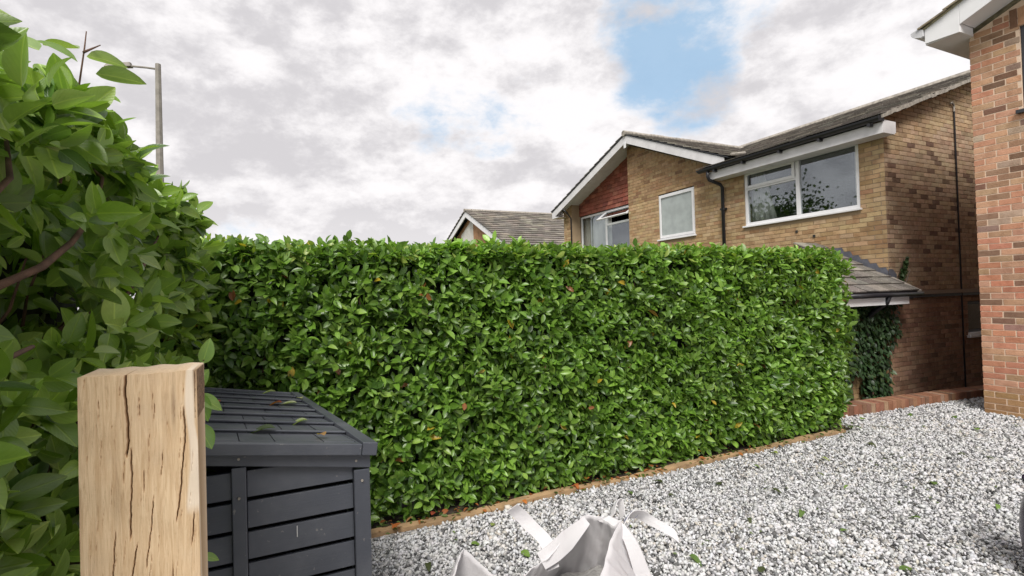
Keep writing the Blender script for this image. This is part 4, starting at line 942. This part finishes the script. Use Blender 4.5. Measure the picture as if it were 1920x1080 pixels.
# ------------------------------------------------------------------ oak gate post
pt = thing('gate_post', (-.21, 1.21, 0), 'square pale oak post with cracked grain in the foreground at left', 'post')
px0, px1, py0, py1, pz = -.300, -.122, 1.14, 1.27, 1.497
nx, nz_ = 150, 320; zs = np.linspace(.86, 1, nz_); zs = np.concatenate([[0], .86+(pz-.86)*np.linspace(0, 1, nz_-1)**.97]); xs = np.linspace(px0, px1, nx)
Xg, Zg = np.meshgrid(xs, zs, indexing='ij'); dep = np.zeros_like(Xg); crk = np.zeros_like(Xg); sap = np.zeros_like(Xg); stn = np.zeros_like(Xg)
def u2x(u): return px0+(px1-px0)*u
# cracks: (u across, v metres down from the top) polylines, width mm, depth mm
CR = [([(.385, .0), (.38, .03), (.395, .09), (.40, .12), (.385, .15)], 3.4, 12), ([(.425, .13), (.42, .19), (.41, .26), (.40, .30)], 2.2, 9), ([(.88, .065), (.885, .12), (.87, .16), (.83, .23), (.80, .28)], 2.2, 9),
      ([(.955, .26), (.93, .33)], 2.0, 7), ([(.29, .27), (.25, .36), (.2, .45), (.19, .6)], 1.6, 6), ([(.46, .30), (.41, .37), (.37, .46), (.35, .7)], 2.0, 8), ([(.61, .22), (.57, .29), (.53, .36)], 1.5, 6), ([(.69, .14), (.67, .20)], 1.0, 4),
      ([(.53, .17), (.52, .22)], 1.0, 4), ([(.5, .03), (.495, .09)], .9, 3), ([(.63, .05), (.61, .09)], .8, 3), ([(.16, .03), (.17, .09)], .8, 2.5), ([(.77, .35), (.71, .45)], 1.6, 6), ([(.84, .38), (.80, .5)], 1.3, 5), ([(.32, .37), (.27, .47)], 1.7, 6), ([(.36, .14), (.36, .2)], .8, 3), ([(.58, .10), (.57, .14)], .8, 3)]
for _ in range(60):
    u_ = random.uniform(.04, .97); v_ = random.uniform(.0, .55); l_ = random.uniform(.02, .07); CR.append(([(u_, v_), (u_-l_*(.15+v_), v_+l_)], random.uniform(.45, .8), random.uniform(1, 2.2)))
for pl, w, dp_ in CR:
    ja, jb, jc = RG.uniform(0, 6.28, 3); jit = .0005*np.sin(Zg*60+ja)+.00035*np.sin(Zg*170+jb)+.0002*np.sin(Zg*430+jc); w = w*(.72 if w < 3 else .9)
    for i in range(len(pl)-1):
        (u0_, v0), (u1_, v1) = pl[i], pl[i+1]; v = pz-Zg; t = (v-v0)/(v1-v0); ins = (t >= 0) & (t <= 1)
        xc = u2x(u0_+(u1_-u0_)*np.clip(t, 0, 1))+jit*1.0
        endf = 1.0
        if i == 0 and v0 > .005: endf = np.clip(t*4, 0, 1)
        if i == len(pl)-2: endf = endf*np.clip((1-t)*3, 0, 1)
        a_ = np.exp(-((Xg-xc)/(w*.00030*(.45+.55*endf)+.0003))**2)*ins*(endf if not np.isscalar(endf) else 1)
        dep = np.maximum(dep, a_*dp_*.001); crk = np.maximum(crk, a_*min(1, w/1.6)*1.0)
un = (Xg-px0)/(px1-px0); v = pz-Zg
sap = np.clip((un-(.90-.02*np.sin(v*30)+.0*v))/.02, 0, 1)*np.clip(1-(v-.25)/.02, 0, 1)*np.clip(1-(un-(.965+.1*np.clip(v-.10, 0, .1)*8))/.015, 0, 1)*.8
stn = np.exp(-((un-.79+.0*v)/.02)**2)*np.exp(-((v-.06)/.045)**2)*.8+np.exp(-((un-.57)/.02)**2)*np.exp(-((v-.40)/.03)**2)*.7+np.exp(-((un-.66)/.015)**2)*np.exp(-((v-.42)/.03)**2)*.6+np.clip((un-.955)/.02, 0, 1)*np.clip(1-v/.075, 0, 1)*.9+np.exp(-((un-.3)/.04)**2)*np.exp(-((v-.22)/.06)**2)*.35
topdip = .0012*np.sin(un*6+1)+.0005*np.sin(un*31)
V = np.stack([Xg, py0+dep+.0006*np.sin(Zg*60+Xg*40), Zg+np.where(Zg > pz-.001, topdip, 0)], -1).reshape(-1, 3)
cols = np.stack([crk, sap, np.clip(stn, 0, 1)], -1).reshape(-1, 3)
ii, jj = np.meshgrid(np.arange(nx-1), np.arange(nz_-1), indexing='ij'); q = (ii*nz_+jj).ravel(); FF = np.stack([q, q+nz_, q+nz_+1, q+1], 1)
# top, sides and back join the same mesh
topf = [i*nz_+nz_-1 for i in range(nx)]; b0 = len(V)
Vb = [(x_, py1+.003*math.sin(x_*60), pz+.0012*math.sin(x_*120)+.001) for x_ in xs]; V = np.concatenate([V, Vb, [(px0, py1, 0), (px1, py1, 0)]])
cols = np.concatenate([cols, np.tile([0, .45, 0], (nx, 1)), np.zeros((2, 3))])
faces = [tuple(f) for f in FF]
for i in range(nx-1): faces.append((topf[i], topf[i+1], b0+i+1, b0+i))
faces.append(tuple([b0]+[j for j in range(nz_-1, -1, -1)]+[b0+nx])); faces.append(tuple([(nx-1)*nz_+j for j in range(nz_)]+[b0+nx-1, b0+nx+1])); faces.append(tuple([b0+i for i in range(nx-1, -1, -1)]+[b0+nx, b0+nx+1]))
o = raw('post_shaft', V, faces, M_OAK, pt, cols)
mbk = MB(); n = 8
for i in range(n):
    zt, zb = pz-.002-i*.011, pz-.002-(i+1)*.011; a_ = .0008+random.uniform(0, .002)*math.sin((i+.5)/n*math.pi); mbk.hexa([(px1-.004, py0-.001+random.uniform(-.001, .001), zb), (px1+a_, py0+.004, zb), (px1+a_, py1-.02, zb), (px1-.004, py1-.02, zb), (px1-.004, py0-.001, zt), (px1+a_, py0+.004, zt), (px1+a_, py1-.02, zt), (px1-.004, py1-.02, zt)])
mbk.build('bark_edge', mat('oak_bark', f_plain((.30, .19, .11), .9, .4, 90, .8)), pt)

# ------------------------------------------------------------------ bin store
bs = thing('bin_store', (0, 2.7, 0), 'dark grey slatted timber bin store with a shingled lid beside the oak post', 'bin store')
BZ = EYE
bx0, bx1, by0, by1 = -.42, .316, 1.885, 3.52
def railz(x, off=0): return 1.030+(.316-x)*.176+off   # the top rail runs down to the right
# corner posts and stiles
box('stile', (.262, by0-.012, 0), (bx1, by0+.035, 1.028), M_BIN, bs, .003); box('stile', (-.112, by0-.010, 0), (-.070, by0+.030, railz(-.07)-.002), M_BIN, bs, .003); box('stile', (bx0, by0-.012, 0), (bx0+.05, by0+.035, 1.13), M_BIN, bs, .003)
MB().prism([(bx0, by0-.016, railz(bx0)), (bx1+.002, by0-.016, railz(bx1)), (bx1+.002, by0-.016, railz(bx1)+.050), (bx0, by0-.016, railz(bx0)+.050)], (0, .05, 0)).build('top_rail', M_BIN, bs, .003)
z = .994
while z > .02:      # louvre slats, set a little back and tilted
    for xa, xb in ((-.069, .261), (bx0+.051, -.113)):
        s = MB().hexa([(xa, by0+.004, z), (xb, by0+.004, z), (xb, by0+.020, z-.001), (xa, by0+.020, z-.001), (xa, by0+.012, z+.083), (xb, by0+.012, z+.083), (xb, by0+.026, z+.083), (xa, by0+.026, z+.083)])
        s.build('slat', M_BIN, bs, .002)
    z -= .0995
box('inside_shade', (bx0+.06, by0+.20, .02), (.24, by0+.212, .96), mat('dark_inside', f_plain((.006, .006, .007), .95)), bs)  # near-black sheet added behind the slats, standing for the shade inside
# drive side doors
def sx(y): return .312-(y-by0)*.096
def sbox(nm, ya, yb, za, zb, o0, o1, p=bs): return MB().hexa([(sx(ya)-o1, ya, za), (sx(ya)-o0, ya, za), (sx(yb)-o0, yb, za), (sx(yb)-o1, yb, za), (sx(ya)-o1, ya, zb), (sx(ya)-o0, ya, zb), (sx(yb)-o0, yb, zb), (sx(yb)-o1, yb, zb)]).build(nm, M_BIN, p, .002)
sbox('stile', by1-.05, by1, 0, .955, .0, .04)
sbox('stile', 2.68, 2.73, .05, .93, .002, .035); sbox('rail', by0+.04, by1-.052, .90, .962, .004, .035); z = .05
while z < .88: sbox('door_board', by0+.045, by1-.052, z, z+.085, .008, .025); z += .0955
box('back_panel', (bx0, by0+.05, .02), (bx0+.015, by1, 1.06), M_BIN, bs); box('end_panel', (bx0+.02, by1-.015, .02), (bx1-.2, by1, .95), M_BIN, bs); box('floor', (bx0+.02, by0+.04, .02), (bx1-.2, by1-.02, .04), M_BIN, bs)
# lid: an inclined plate frame holding overlapping shingles.  corners near/far measured on the plane
LN0, LN1 = Vector((-.46, 1.846, 1.233)), Vector((.341, 1.846, 1.110)); LF0, LF1 = Vector((-.56, 3.64, 1.150)), Vector((.175, 3.64, 1.023))
def lp(u, v, h=0): 
    p = (LN0*(1-u)+LN1*u)*(1-v)+(LF0*(1-u)+LF1*u)*v; return p+Vector((.155, .06, .985))*h
lid = MB().hexa([lp(.01, .01, -.030), lp(.97, .01, -.030), lp(.97, .99, -.030), lp(.01, .99, -.030), lp(.01, .01, -.012), lp(.97, .01, -.012), lp(.97, .99, -.012), lp(.01, .99, -.012)]).build('lid', M_BIN, bs)
def lbar(u0_, v0, u1_, v1, h0, h1, nm): return MB().hexa([lp(u0_, v0, h0), lp(u1_, v0, h0), lp(u1_, v1, h0), lp(u0_, v1, h0), lp(u0_, v0, h1), lp(u1_, v0, h1), lp(u1_, v1, h1), lp(u0_, v1, h1)]).build(nm, M_BIN, lid, .003)
lbar(0, 0, .935, .022, -.034, .004, 'lid_rail'); lbar(.937, 0, 1.0, 1.0, -.034, .010, 'lid_rail'); lbar(0, .985, .935, 1.0, -.034, .006, 'lid_rail')
rows = 8; vb = [.022+.963*i/rows for i in range(rows+1)]
for r in range(rows):
    v0, v1 = vb[r], vb[r+1]+(.012 if r < rows-1 else 0); u_ = 0.0
    while u_ < .93:
        w_ = random.choice([.10, .13, .15, .19, .22]); ue = min(.934, u_+w_); h0 = random.uniform(-.001, .002)
        # each shingle rises towards the next row's step
        mbs = MB().hexa([lp(u_, v0, -.012), lp(ue-.005, v0, -.012), lp(ue-.005, v1, -.010), lp(u_, v1, -.010), lp(u_, v0+random.uniform(0, .006), .004+h0), lp(ue-.005, v0+random.uniform(0, .006), .004+h0), lp(ue-.005, v1, -.006+h0), lp(u_, v1, -.006+h0)])
        mbs.build('shingle', M_BIN, lid); u_ = ue
    if r: lbar(.0, vb[r]-.004, .934, vb[r]+.006, .000, .0085+random.uniform(-.001, .001), 'batten')
mb = MB()
for x_, z_ in ((.289, .99), (.289, .60), (-.091, 1.0), (-.091, .6), (.27, 1.062), (-.09, 1.125), (.289, .30)): mb.tube([(x_, by0-.0175, z_), (x_, by0-.0100, z_)], .0042, 8)
mb.build('screw', M_OLDC, bs)
box('scuff_mark', (.076, by0+.0025, .835), (.079, by0+.0034, .872), M_PALE, bs, label='white scratch on the slats')

# ------------------------------------------------------------------ fallen leaves (each one a thing)
LM = []
for gv, gf, gu in GEOS_B[:3]:
    me = bpy.data.meshes.new('fallen_leaf'); gv = gv.copy(); gv[:, 2] += .03*np.sin(gv[:, 1]*5); me.from_pydata(gv.tolist(), [], gf.tolist()); l = me.uv_layers.new(name='UVMap'); vi = [q.vertex_index for q in me.loops]; l.data.foreach_set('uv', gu[vi].astype(np.float32).ravel()); me.polygons.foreach_set('use_smooth', [True]*len(me.polygons)); me.materials.append(M_FLEAF); LM.append(me)
def drop(p, l, c, label, group, rz=None, tilt=.25, up=None):
    o = bpy.data.objects.new('fallen_leaf', LM[random.randrange(3)]); o.scale = (l, l, l); o.color = c+(1,)
    rz = random.uniform(0, 6.28) if rz is None else rz
    o.location = p; o.rotation_euler = (random.uniform(-tilt, tilt), random.uniform(-tilt, tilt), rz)
    link(o, None, label, 'leaf', group)
_seen = {}
def uniq(lab):
    k = _seen.get(lab, 0); _seen[lab] = k+1; return ['', 'second ', 'third ', 'fourth ', 'fifth '][min(k, 4)]+lab if k else lab
GREENS = [('mid green', (.10, .17, .035)), ('bright green', (.16, .26, .05)), ('dark olive', (.06, .075, .025)), ('pale yellow green', (.26, .32, .09))]
for i_, (x, y) in enumerate([(2.05, 3.05), (1.62, 2.72), (3.35, 3.1), (2.95, 2.65), (4.1, 2.6), (3.35, 2.15), (2.6, 3.35), (4.6, 3.1), (5.2, 2.9), (5.9, 3.1), (3.9, 3.3), (2.2, 2.35), (4.9, 2.35), (6.6, 3.2), (5.4, 3.45), (3.0, 3.4), (1.2, 3.2), (1.05, 2.85), (2.4, 2.75), (4.4, 3.45), (3.6, 2.9), (5.7, 2.6), (6.9, 2.9), (7.3, 3.3), (3.1, 1.75), (1.45, 3.35), (5.0, 3.3), (6.2, 3.5), (4.75, 1.95), (6.0, 2.4), (1.2, 2.55), (1.9, 2.9), (2.8, 3.1), (5.5, 3.2), (6.4, 3.75), (7.0, 3.65), (3.5, 2.5), (4.3, 2.9), (2.5, 2.1), (.9, 3.05), (1.35, 2.95), (4.0, 2.0)]):
    w_, c = GREENS[(i_*7+i_//3) % 4]; w_ = w_.replace('pale yellow green', 'pale yellowish'); l_ = random.uniform(.05, .095); sz_ = 'small ' if l_ < .065 else 'large ' if l_ > .082 else ''
    where = 'near the kerb wall' if x > 5.8 and y > 2.9 else 'beside the white bag' if x < 2.5 and y < 2.8 else 'close to the dark bin store' if x < 1.5 else 'by the hedge edging' if y > 3.25 else 'in the open middle of the drive' if x < 4.5 else 'before the red brick house'
    drop((x+random.uniform(-.1, .1), y+random.uniform(-.08, .08), .030), l_, c, uniq(sz_+w_+' leaf lying on the gravel '+where), 'green leaves scattered on the gravel')
for i_, (x, y, w_, c) in enumerate([(2.28, 3.69, 'large orange', (.42, .12, .03)), (2.42, 3.73, 'small orange', (.42, .13, .03)), (1.18, 3.70, 'rusty brown', (.33, .10, .035)), (.92, 3.71, 'tan', (.38, .2, .08)), (1.05, 3.68, 'dull red', (.3, .06, .03)), (2.0, 3.72, 'light brown', (.36, .16, .06)), (3.1, 3.7, 'reddish brown', (.33, .10, .035)), (1.75, 3.60, 'bright orange', (.5, .17, .04)), (.75, 3.60, 'deep orange', (.42, .12, .03))]):
    drop((x, y, .045), random.uniform(.055, .085), c, w_+' dry leaf on the '+('near' if x < 1.3 else 'middle')+' stretch of the hedge edging', 'orange leaves along the hedge edging')
# small clippings caught between the edging and the hedge foot: too many to count
n = 420; x = RG.uniform(.6, 6.1, n); y = 3.70+RG.normal(0, .045, n); P = np.stack([x, y, RG.uniform(.012, .035, n)], 1)
C_ = np.where((RG.random(n) < .42*np.clip(1.6-.28*x, .15, 1))[:, None], np.array([.36, .13, .045]), np.array([.10, .15, .04]))*RG.uniform(.5, 1.3, (n, 1))
V, Fc, U, Cc = leaves_field(P, RG.normal(size=(n, 3))*[1, 1, .12], RG.normal(size=(n, 3))*.25+[0, 0, 1], RG.uniform(.02, .06, n), C_, GEOS)
raw('leaf_litter', V, Fc, M_LA, None, Cc, True, U, kind='stuff', label='green and rusty clippings littering the foot of the long hedge')
n = 500; x = RG.uniform(.6, 8.5, n); y = RG.uniform(1.2, 3.7, n); kk = (y > 2.6-.45*x) & (y > .36*x) & ~((x > 7.9) & (y < 3.4)); x, y = x[kk], y[kk]; n = len(x); P = np.stack([x, y, RG.uniform(.016, .03, n)], 1)
C_ = np.where((RG.random(n) < .25)[:, None], np.array([.06, .055, .04]), np.array([.12, .17, .05]))*RG.uniform(.5, 1.2, (n, 1))
V, Fc, U, Cc = leaves_field(P, RG.normal(size=(n, 3))*[1, 1, .2], RG.normal(size=(n, 3))*.4+[0, 0, 1], RG.uniform(.012, .032, n), C_, GEOS)
raw('leaf_fragments', V, Fc, M_LA, None, Cc, True, U, kind='stuff', label='tiny torn leaf fragments sprinkled over the white gravel')
def lidleaf(u_, v_, l, c, label, rz):
    p = lp(u_, v_, .016); drop(p, l, c, label, None, rz, .1)
for u_, v_, l, c, label, rz in [(.80, .055, .055, (.36, .20, .06), 'curled tan leaf in the near right corner of the bin store lid', .3), (.62, .135, .085, (.06, .09, .03), 'dark green leaf on the bin store lid beside the second step', 1.5),
                                (.80, .26, .075, (.30, .36, .16), 'pale green leaf lying along a step of the bin store lid', 1.6), (.86, .62, .10, (.42, .46, .26), 'large pale leaf at the right side of the bin store lid', 1.4),
                                (.76, .60, .07, (.30, .06, .03), 'red brown leaf on the bin store lid beside the large pale leaf', 1.2), (.40, .56, .05, (.36, .10, .06), 'small reddish leaf in the middle of the bin store lid', 1.0), (.34, .47, .05, (.05, .07, .03), 'small dark leaf on the bin store lid below the reddish one', 2.0),
                                (.60, .68, .035, (.10, .20, .04), 'tiny bright green leaf on the far half of the bin store lid', 0), (.80, .93, .08, (.28, .34, .14), 'pale green leaf at the far edge of the bin store lid', 1.6), (.93, .75, .06, (.40, .42, .18), 'yellowish leaf caught against the right rail of the lid', .2)]:
    lidleaf(u_, v_, l, c, label, rz)

# ------------------------------------------------------------------ white bulk bag
bg_ = thing('bulk_bag', (1.0, 1.75, 0), 'open crumpled white woven bulk bag with webbing loops at the bottom of the view', 'bulk bag')
rim = [(0.715, 2.038, 0.58), (0.774, 1.984, 0.52), (0.844, 1.881, 0.46), (0.95, 1.875, 0.52), (1.008, 1.844, 0.56), (1.122, 1.898, 0.6), (1.256, 1.966, 0.63), (1.311, 1.922, 0.63), (1.331, 1.853, 0.615), (1.375, 1.862, 0.625), (1.263, 1.783, 0.6), (1.17, 1.704, 0.55), (1.034, 1.601, 0.5), (0.764, 1.524, 0.46), (0.569, 1.599, 0.46), (0.59, 1.877, 0.5), (0.665, 1.978, 0.55)]
base = [(.62, 2.2), (.78, 2.2), (.9, 2.2), (1.02, 2.2), (1.12, 2.2), (1.22, 2.2), (1.32, 2.2), (1.42, 2.16), (1.5, 2.08), (1.56, 1.98), (1.60, 1.88), (1.6, 1.7), (1.55, 1.45), (1.2, 1.3), (.75, 1.35), (.52, 1.7), (.52, 2.0)]
NP_ = len(rim)
def crom(P_, t):
    n_ = len(P_); i = int(math.floor(t)) % n_; f_ = t-math.floor(t); a_, b_, c_, d_ = (np.array(P_[(i+k_-1) % n_], float) for k_ in range(4))
    return .5*((2*b_)+(-a_+c_)*f_+(2*a_-5*b_+4*c_-d_)*f_*f_+(-a_+3*b_-3*c_+d_)*f_**3)
def lin(P_, t): i = int(t) % len(P_); f_ = t-math.floor(t); return np.array(P_[i])*(1-f_)+np.array(P_[(i+1) % len(P_)])*f_
NU, NV = 204, 26; V = []
for i in range(NU):
    t = i/NU*NP_; rp = .55*lin(rim, t)+.45*crom(rim, t); bp = crom([(a_, b_, 0) for a_, b_ in base], t)
    for j in range(NV):
        s_ = j/(NV-1); p = rp*(1-s_)+bp*s_
        out = (bp-rp); out[2] = 0; out = np.array([p[0]-1.0, p[1]-1.75, 0]); out /= np.linalg.norm(out)+1e-6
        g_ = math.exp(-((t-10.6)/1.1)**2); bul = math.sin(s_*math.pi)*.03+.012*math.sin(t*5.1+s_*3)*math.sin(s_*math.pi)+.005*math.sin(t*11+s_*9)+.004*abs(math.sin(s_*17-t*3))+g_*.016*math.sin(t*21+s_*2)*min(1, s_*5)
        V.append(tuple(p+out*bul*(1 if s_ > .02 else .3)))
Fc = []
for i in range(NU):
    for j in range(NV-1): a_ = i*NV+j; b_ = ((i+1) % NU)*NV+j; Fc.append((a_, a_+1, b_+1, b_))
o = raw('bag_cloth', V, Fc, M_CLOTH, bg_, None, True); md = o.modifiers.new('thick', 'SOLIDIFY'); md.thickness = .003
V = [(1.0, 1.72, .40)]; 
for i in range(48):
    t = i/48*NP_; q = crom(rim, t); b2 = crom([(a_, b_, 0) for a_, b_ in base], t); f_ = .62; p = q*f_+b2*(1-f_); c_ = np.array([1.0, 1.74, 0]); V.append(tuple((p-c_)*[.97, .97, 0]+[1.0, 1.74, .36+.02*math.sin(i)]))
V[0] = (1.0, 1.72, .42); raw('contents', V, [(0, 1+i, 1+(i+1) % 48) for i in range(48)], M_SAND, bg_, None, True)
def ribbon(pts, wvec, name, m=M_CLOTH, th=.003, parent=None):
    V = []; P_ = [np.array(p, float) for p in pts]; n_ = len(P_)
    dense = []
    for i in range(n_-1):
        for k_ in range(6):
            f_ = k_/6; a_, b_, c_, d_ = P_[max(i-1, 0)], P_[i], P_[i+1], P_[min(i+2, n_-1)]
            dense.append(.5*((2*b_)+(-a_+c_)*f_+(2*a_-5*b_+4*c_-d_)*f_*f_+(-a_+3*b_-3*c_+d_)*f_**3))
    dense.append(P_[-1]); wv = [np.array(w_, float) for w_ in wvec]
    for i, p in enumerate(dense):
        t = i/(len(dense)-1)*(len(wv)-1); k_ = min(int(t), len(wv)-2); w_ = wv[k_]*(1-(t-k_))+wv[k_+1]*(t-k_); V += [tuple(p-w_), tuple(p), tuple(p+w_)]
    Fc = []
    for i in range(len(dense)-1): b = 3*i; Fc += [(b, b+1, b+4, b+3), (b+1, b+2, b+5, b+4)]
    o_ = raw(name, V, Fc, m, parent or bg_, None, False); q = o_.modifiers.new('thick', 'SOLIDIFY'); q.thickness = th; return o_
ribbon([(.98, 1.862, .545), (1.04, 1.862, .565), (1.12, 1.89, .585), (1.20, 1.925, .602), (1.262, 1.952, .615)], [(.012, -.012, -.03), (.016, -.012, -.035), (.006, -.012, -.012)], 'hem', th=.006)
ribbon([(1.035, 1.865, .50), (1.075, 1.99, .545), (1.035, 2.07, .60), (1.00, 2.10, .645), (.965, 2.10, .675)], [(.024, -.008, .008), (.027, -.008, .012), (.022, -.01, .016)], 'lifting_loop')
st = ribbon([(1.385, 1.885, .565), (1.47, 1.93, .60), (1.565, 1.965, .575), (1.61, 1.95, .545), (1.655, 1.86, .515), (1.66, 1.82, .50)], [(.006, -.016, .024), (.008, -.018, .022), (.014, .024, .010)], 'lifting_loop')
ribbon([(1.36, 1.90, .635), (1.42, 1.96, .655), (1.47, 1.985, .645), (1.44, 1.93, .60)], [(.006, -.01, .014), (.006, -.012, .016)], 'lifting_loop')
mb = MB()
for i in range(5): p = Vector((1.428+.014*i, 1.9085+.0062*i, .590+.0030*i))+Vector((-.55, -.65, .5))*.009; mb.slab(p, (.006, .002, .0), (.003, -.006, .014), (-.0008, -.0008, .0008))
mb.slab(Vector((1.455, 1.905, .574))+Vector((-.55, -.65, .5))*.009, (.075, .032, .012), (.0006, -.001, .0025), (-.0008, -.0008, .0008))
mb.build('blue_lettering', M_BLUE, bg_)
ribbon([(1.335, 1.93, .62), (1.375, 1.90, .60), (1.405, 1.84, .55), (1.43, 1.80, .43), (1.46, 1.78, .30), (1.50, 1.76, .1)], [(.022, -.008, .01), (.018, -.016, .004), (.03, -.02, 0), (.05, -.035, 0)], 'tied_neck', th=.02)

# purple planter whose belly just enters at the right edge
pp = thing('plant_pot', (3.812, 1.25, 0), 'dark purple glazed rounded pot barely entering the view at the right edge', 'plant pot')
prof = [(0.10, 0), (.135, .02), (.17, .12), (.185, .25), (.178, .36), (.155, .46), (.15, .50), (.165, .515), (.165, .54), (.14, .54), (.135, .48)]
V = []; Fc = []; k = 32
for r_, z_ in prof:
    for i in range(k): a_ = 2*math.pi*i/k; V.append((3.812+r_*math.cos(a_), 1.25+r_*math.sin(a_), z_))
for j in range(len(prof)-1):
    for i in range(k): Fc.append((j*k+i, j*k+(i+1) % k, (j+1)*k+(i+1) % k, (j+1)*k+i))
raw('pot_body', V, Fc, M_PURPLE, pp, None, True)
V = [(3.812+.137*math.cos(2*math.pi*i/k), 1.25+.137*math.sin(2*math.pi*i/k), .49) for i in range(k)]; raw('compost', V, [tuple(range(k))], M_SOIL, pp)

# trees across the road: mirrored in the bedroom windows
def tree(x, y, h, r, label, seed):
    rg = np.random.default_rng(seed); t_ = thing('tree', (x, y, -.6), label, 'tree', 'trees across the road')
    MB().tube([(x, y, -.6), (x+.1, y, h*.3), (x-.1, y+.1, h*.6)], [.28, .22, .1], 8).build('trunk', M_BARK, t_)
    n_ = 7000; cc = rg.normal(size=(30, 3))*[r*.5, r*.5, h*.17]+[x, y, h*.62]; P_ = cc[rg.integers(0, 30, n_)]+rg.normal(size=(n_, 3))*r*.20
    T_ = rg.normal(size=(n_, 3)); N_ = rg.normal(size=(n_, 3))+[0, 0, .8]; C_ = np.array([.035, .065, .018])*rg.uniform(.6, 1.5, (n_, 1))
    V_, F_, U_, Cc_ = leaves_field(P_, T_, N_, rg.uniform(.16, .30, n_), C_, [leaf_geo(2, .7, .2, .2)])
    raw('crown', V_, F_, M_IVY, t_, Cc_, True, U_)
tree(-11, 21, 8.0, 3.2, 'broad dark green tree beyond the near hedge, mirrored in the large bedroom window', 1)
tree(-13, 28, 6.5, 3.0, 'lower rounded tree further along the road, mirrored in the window', 2)
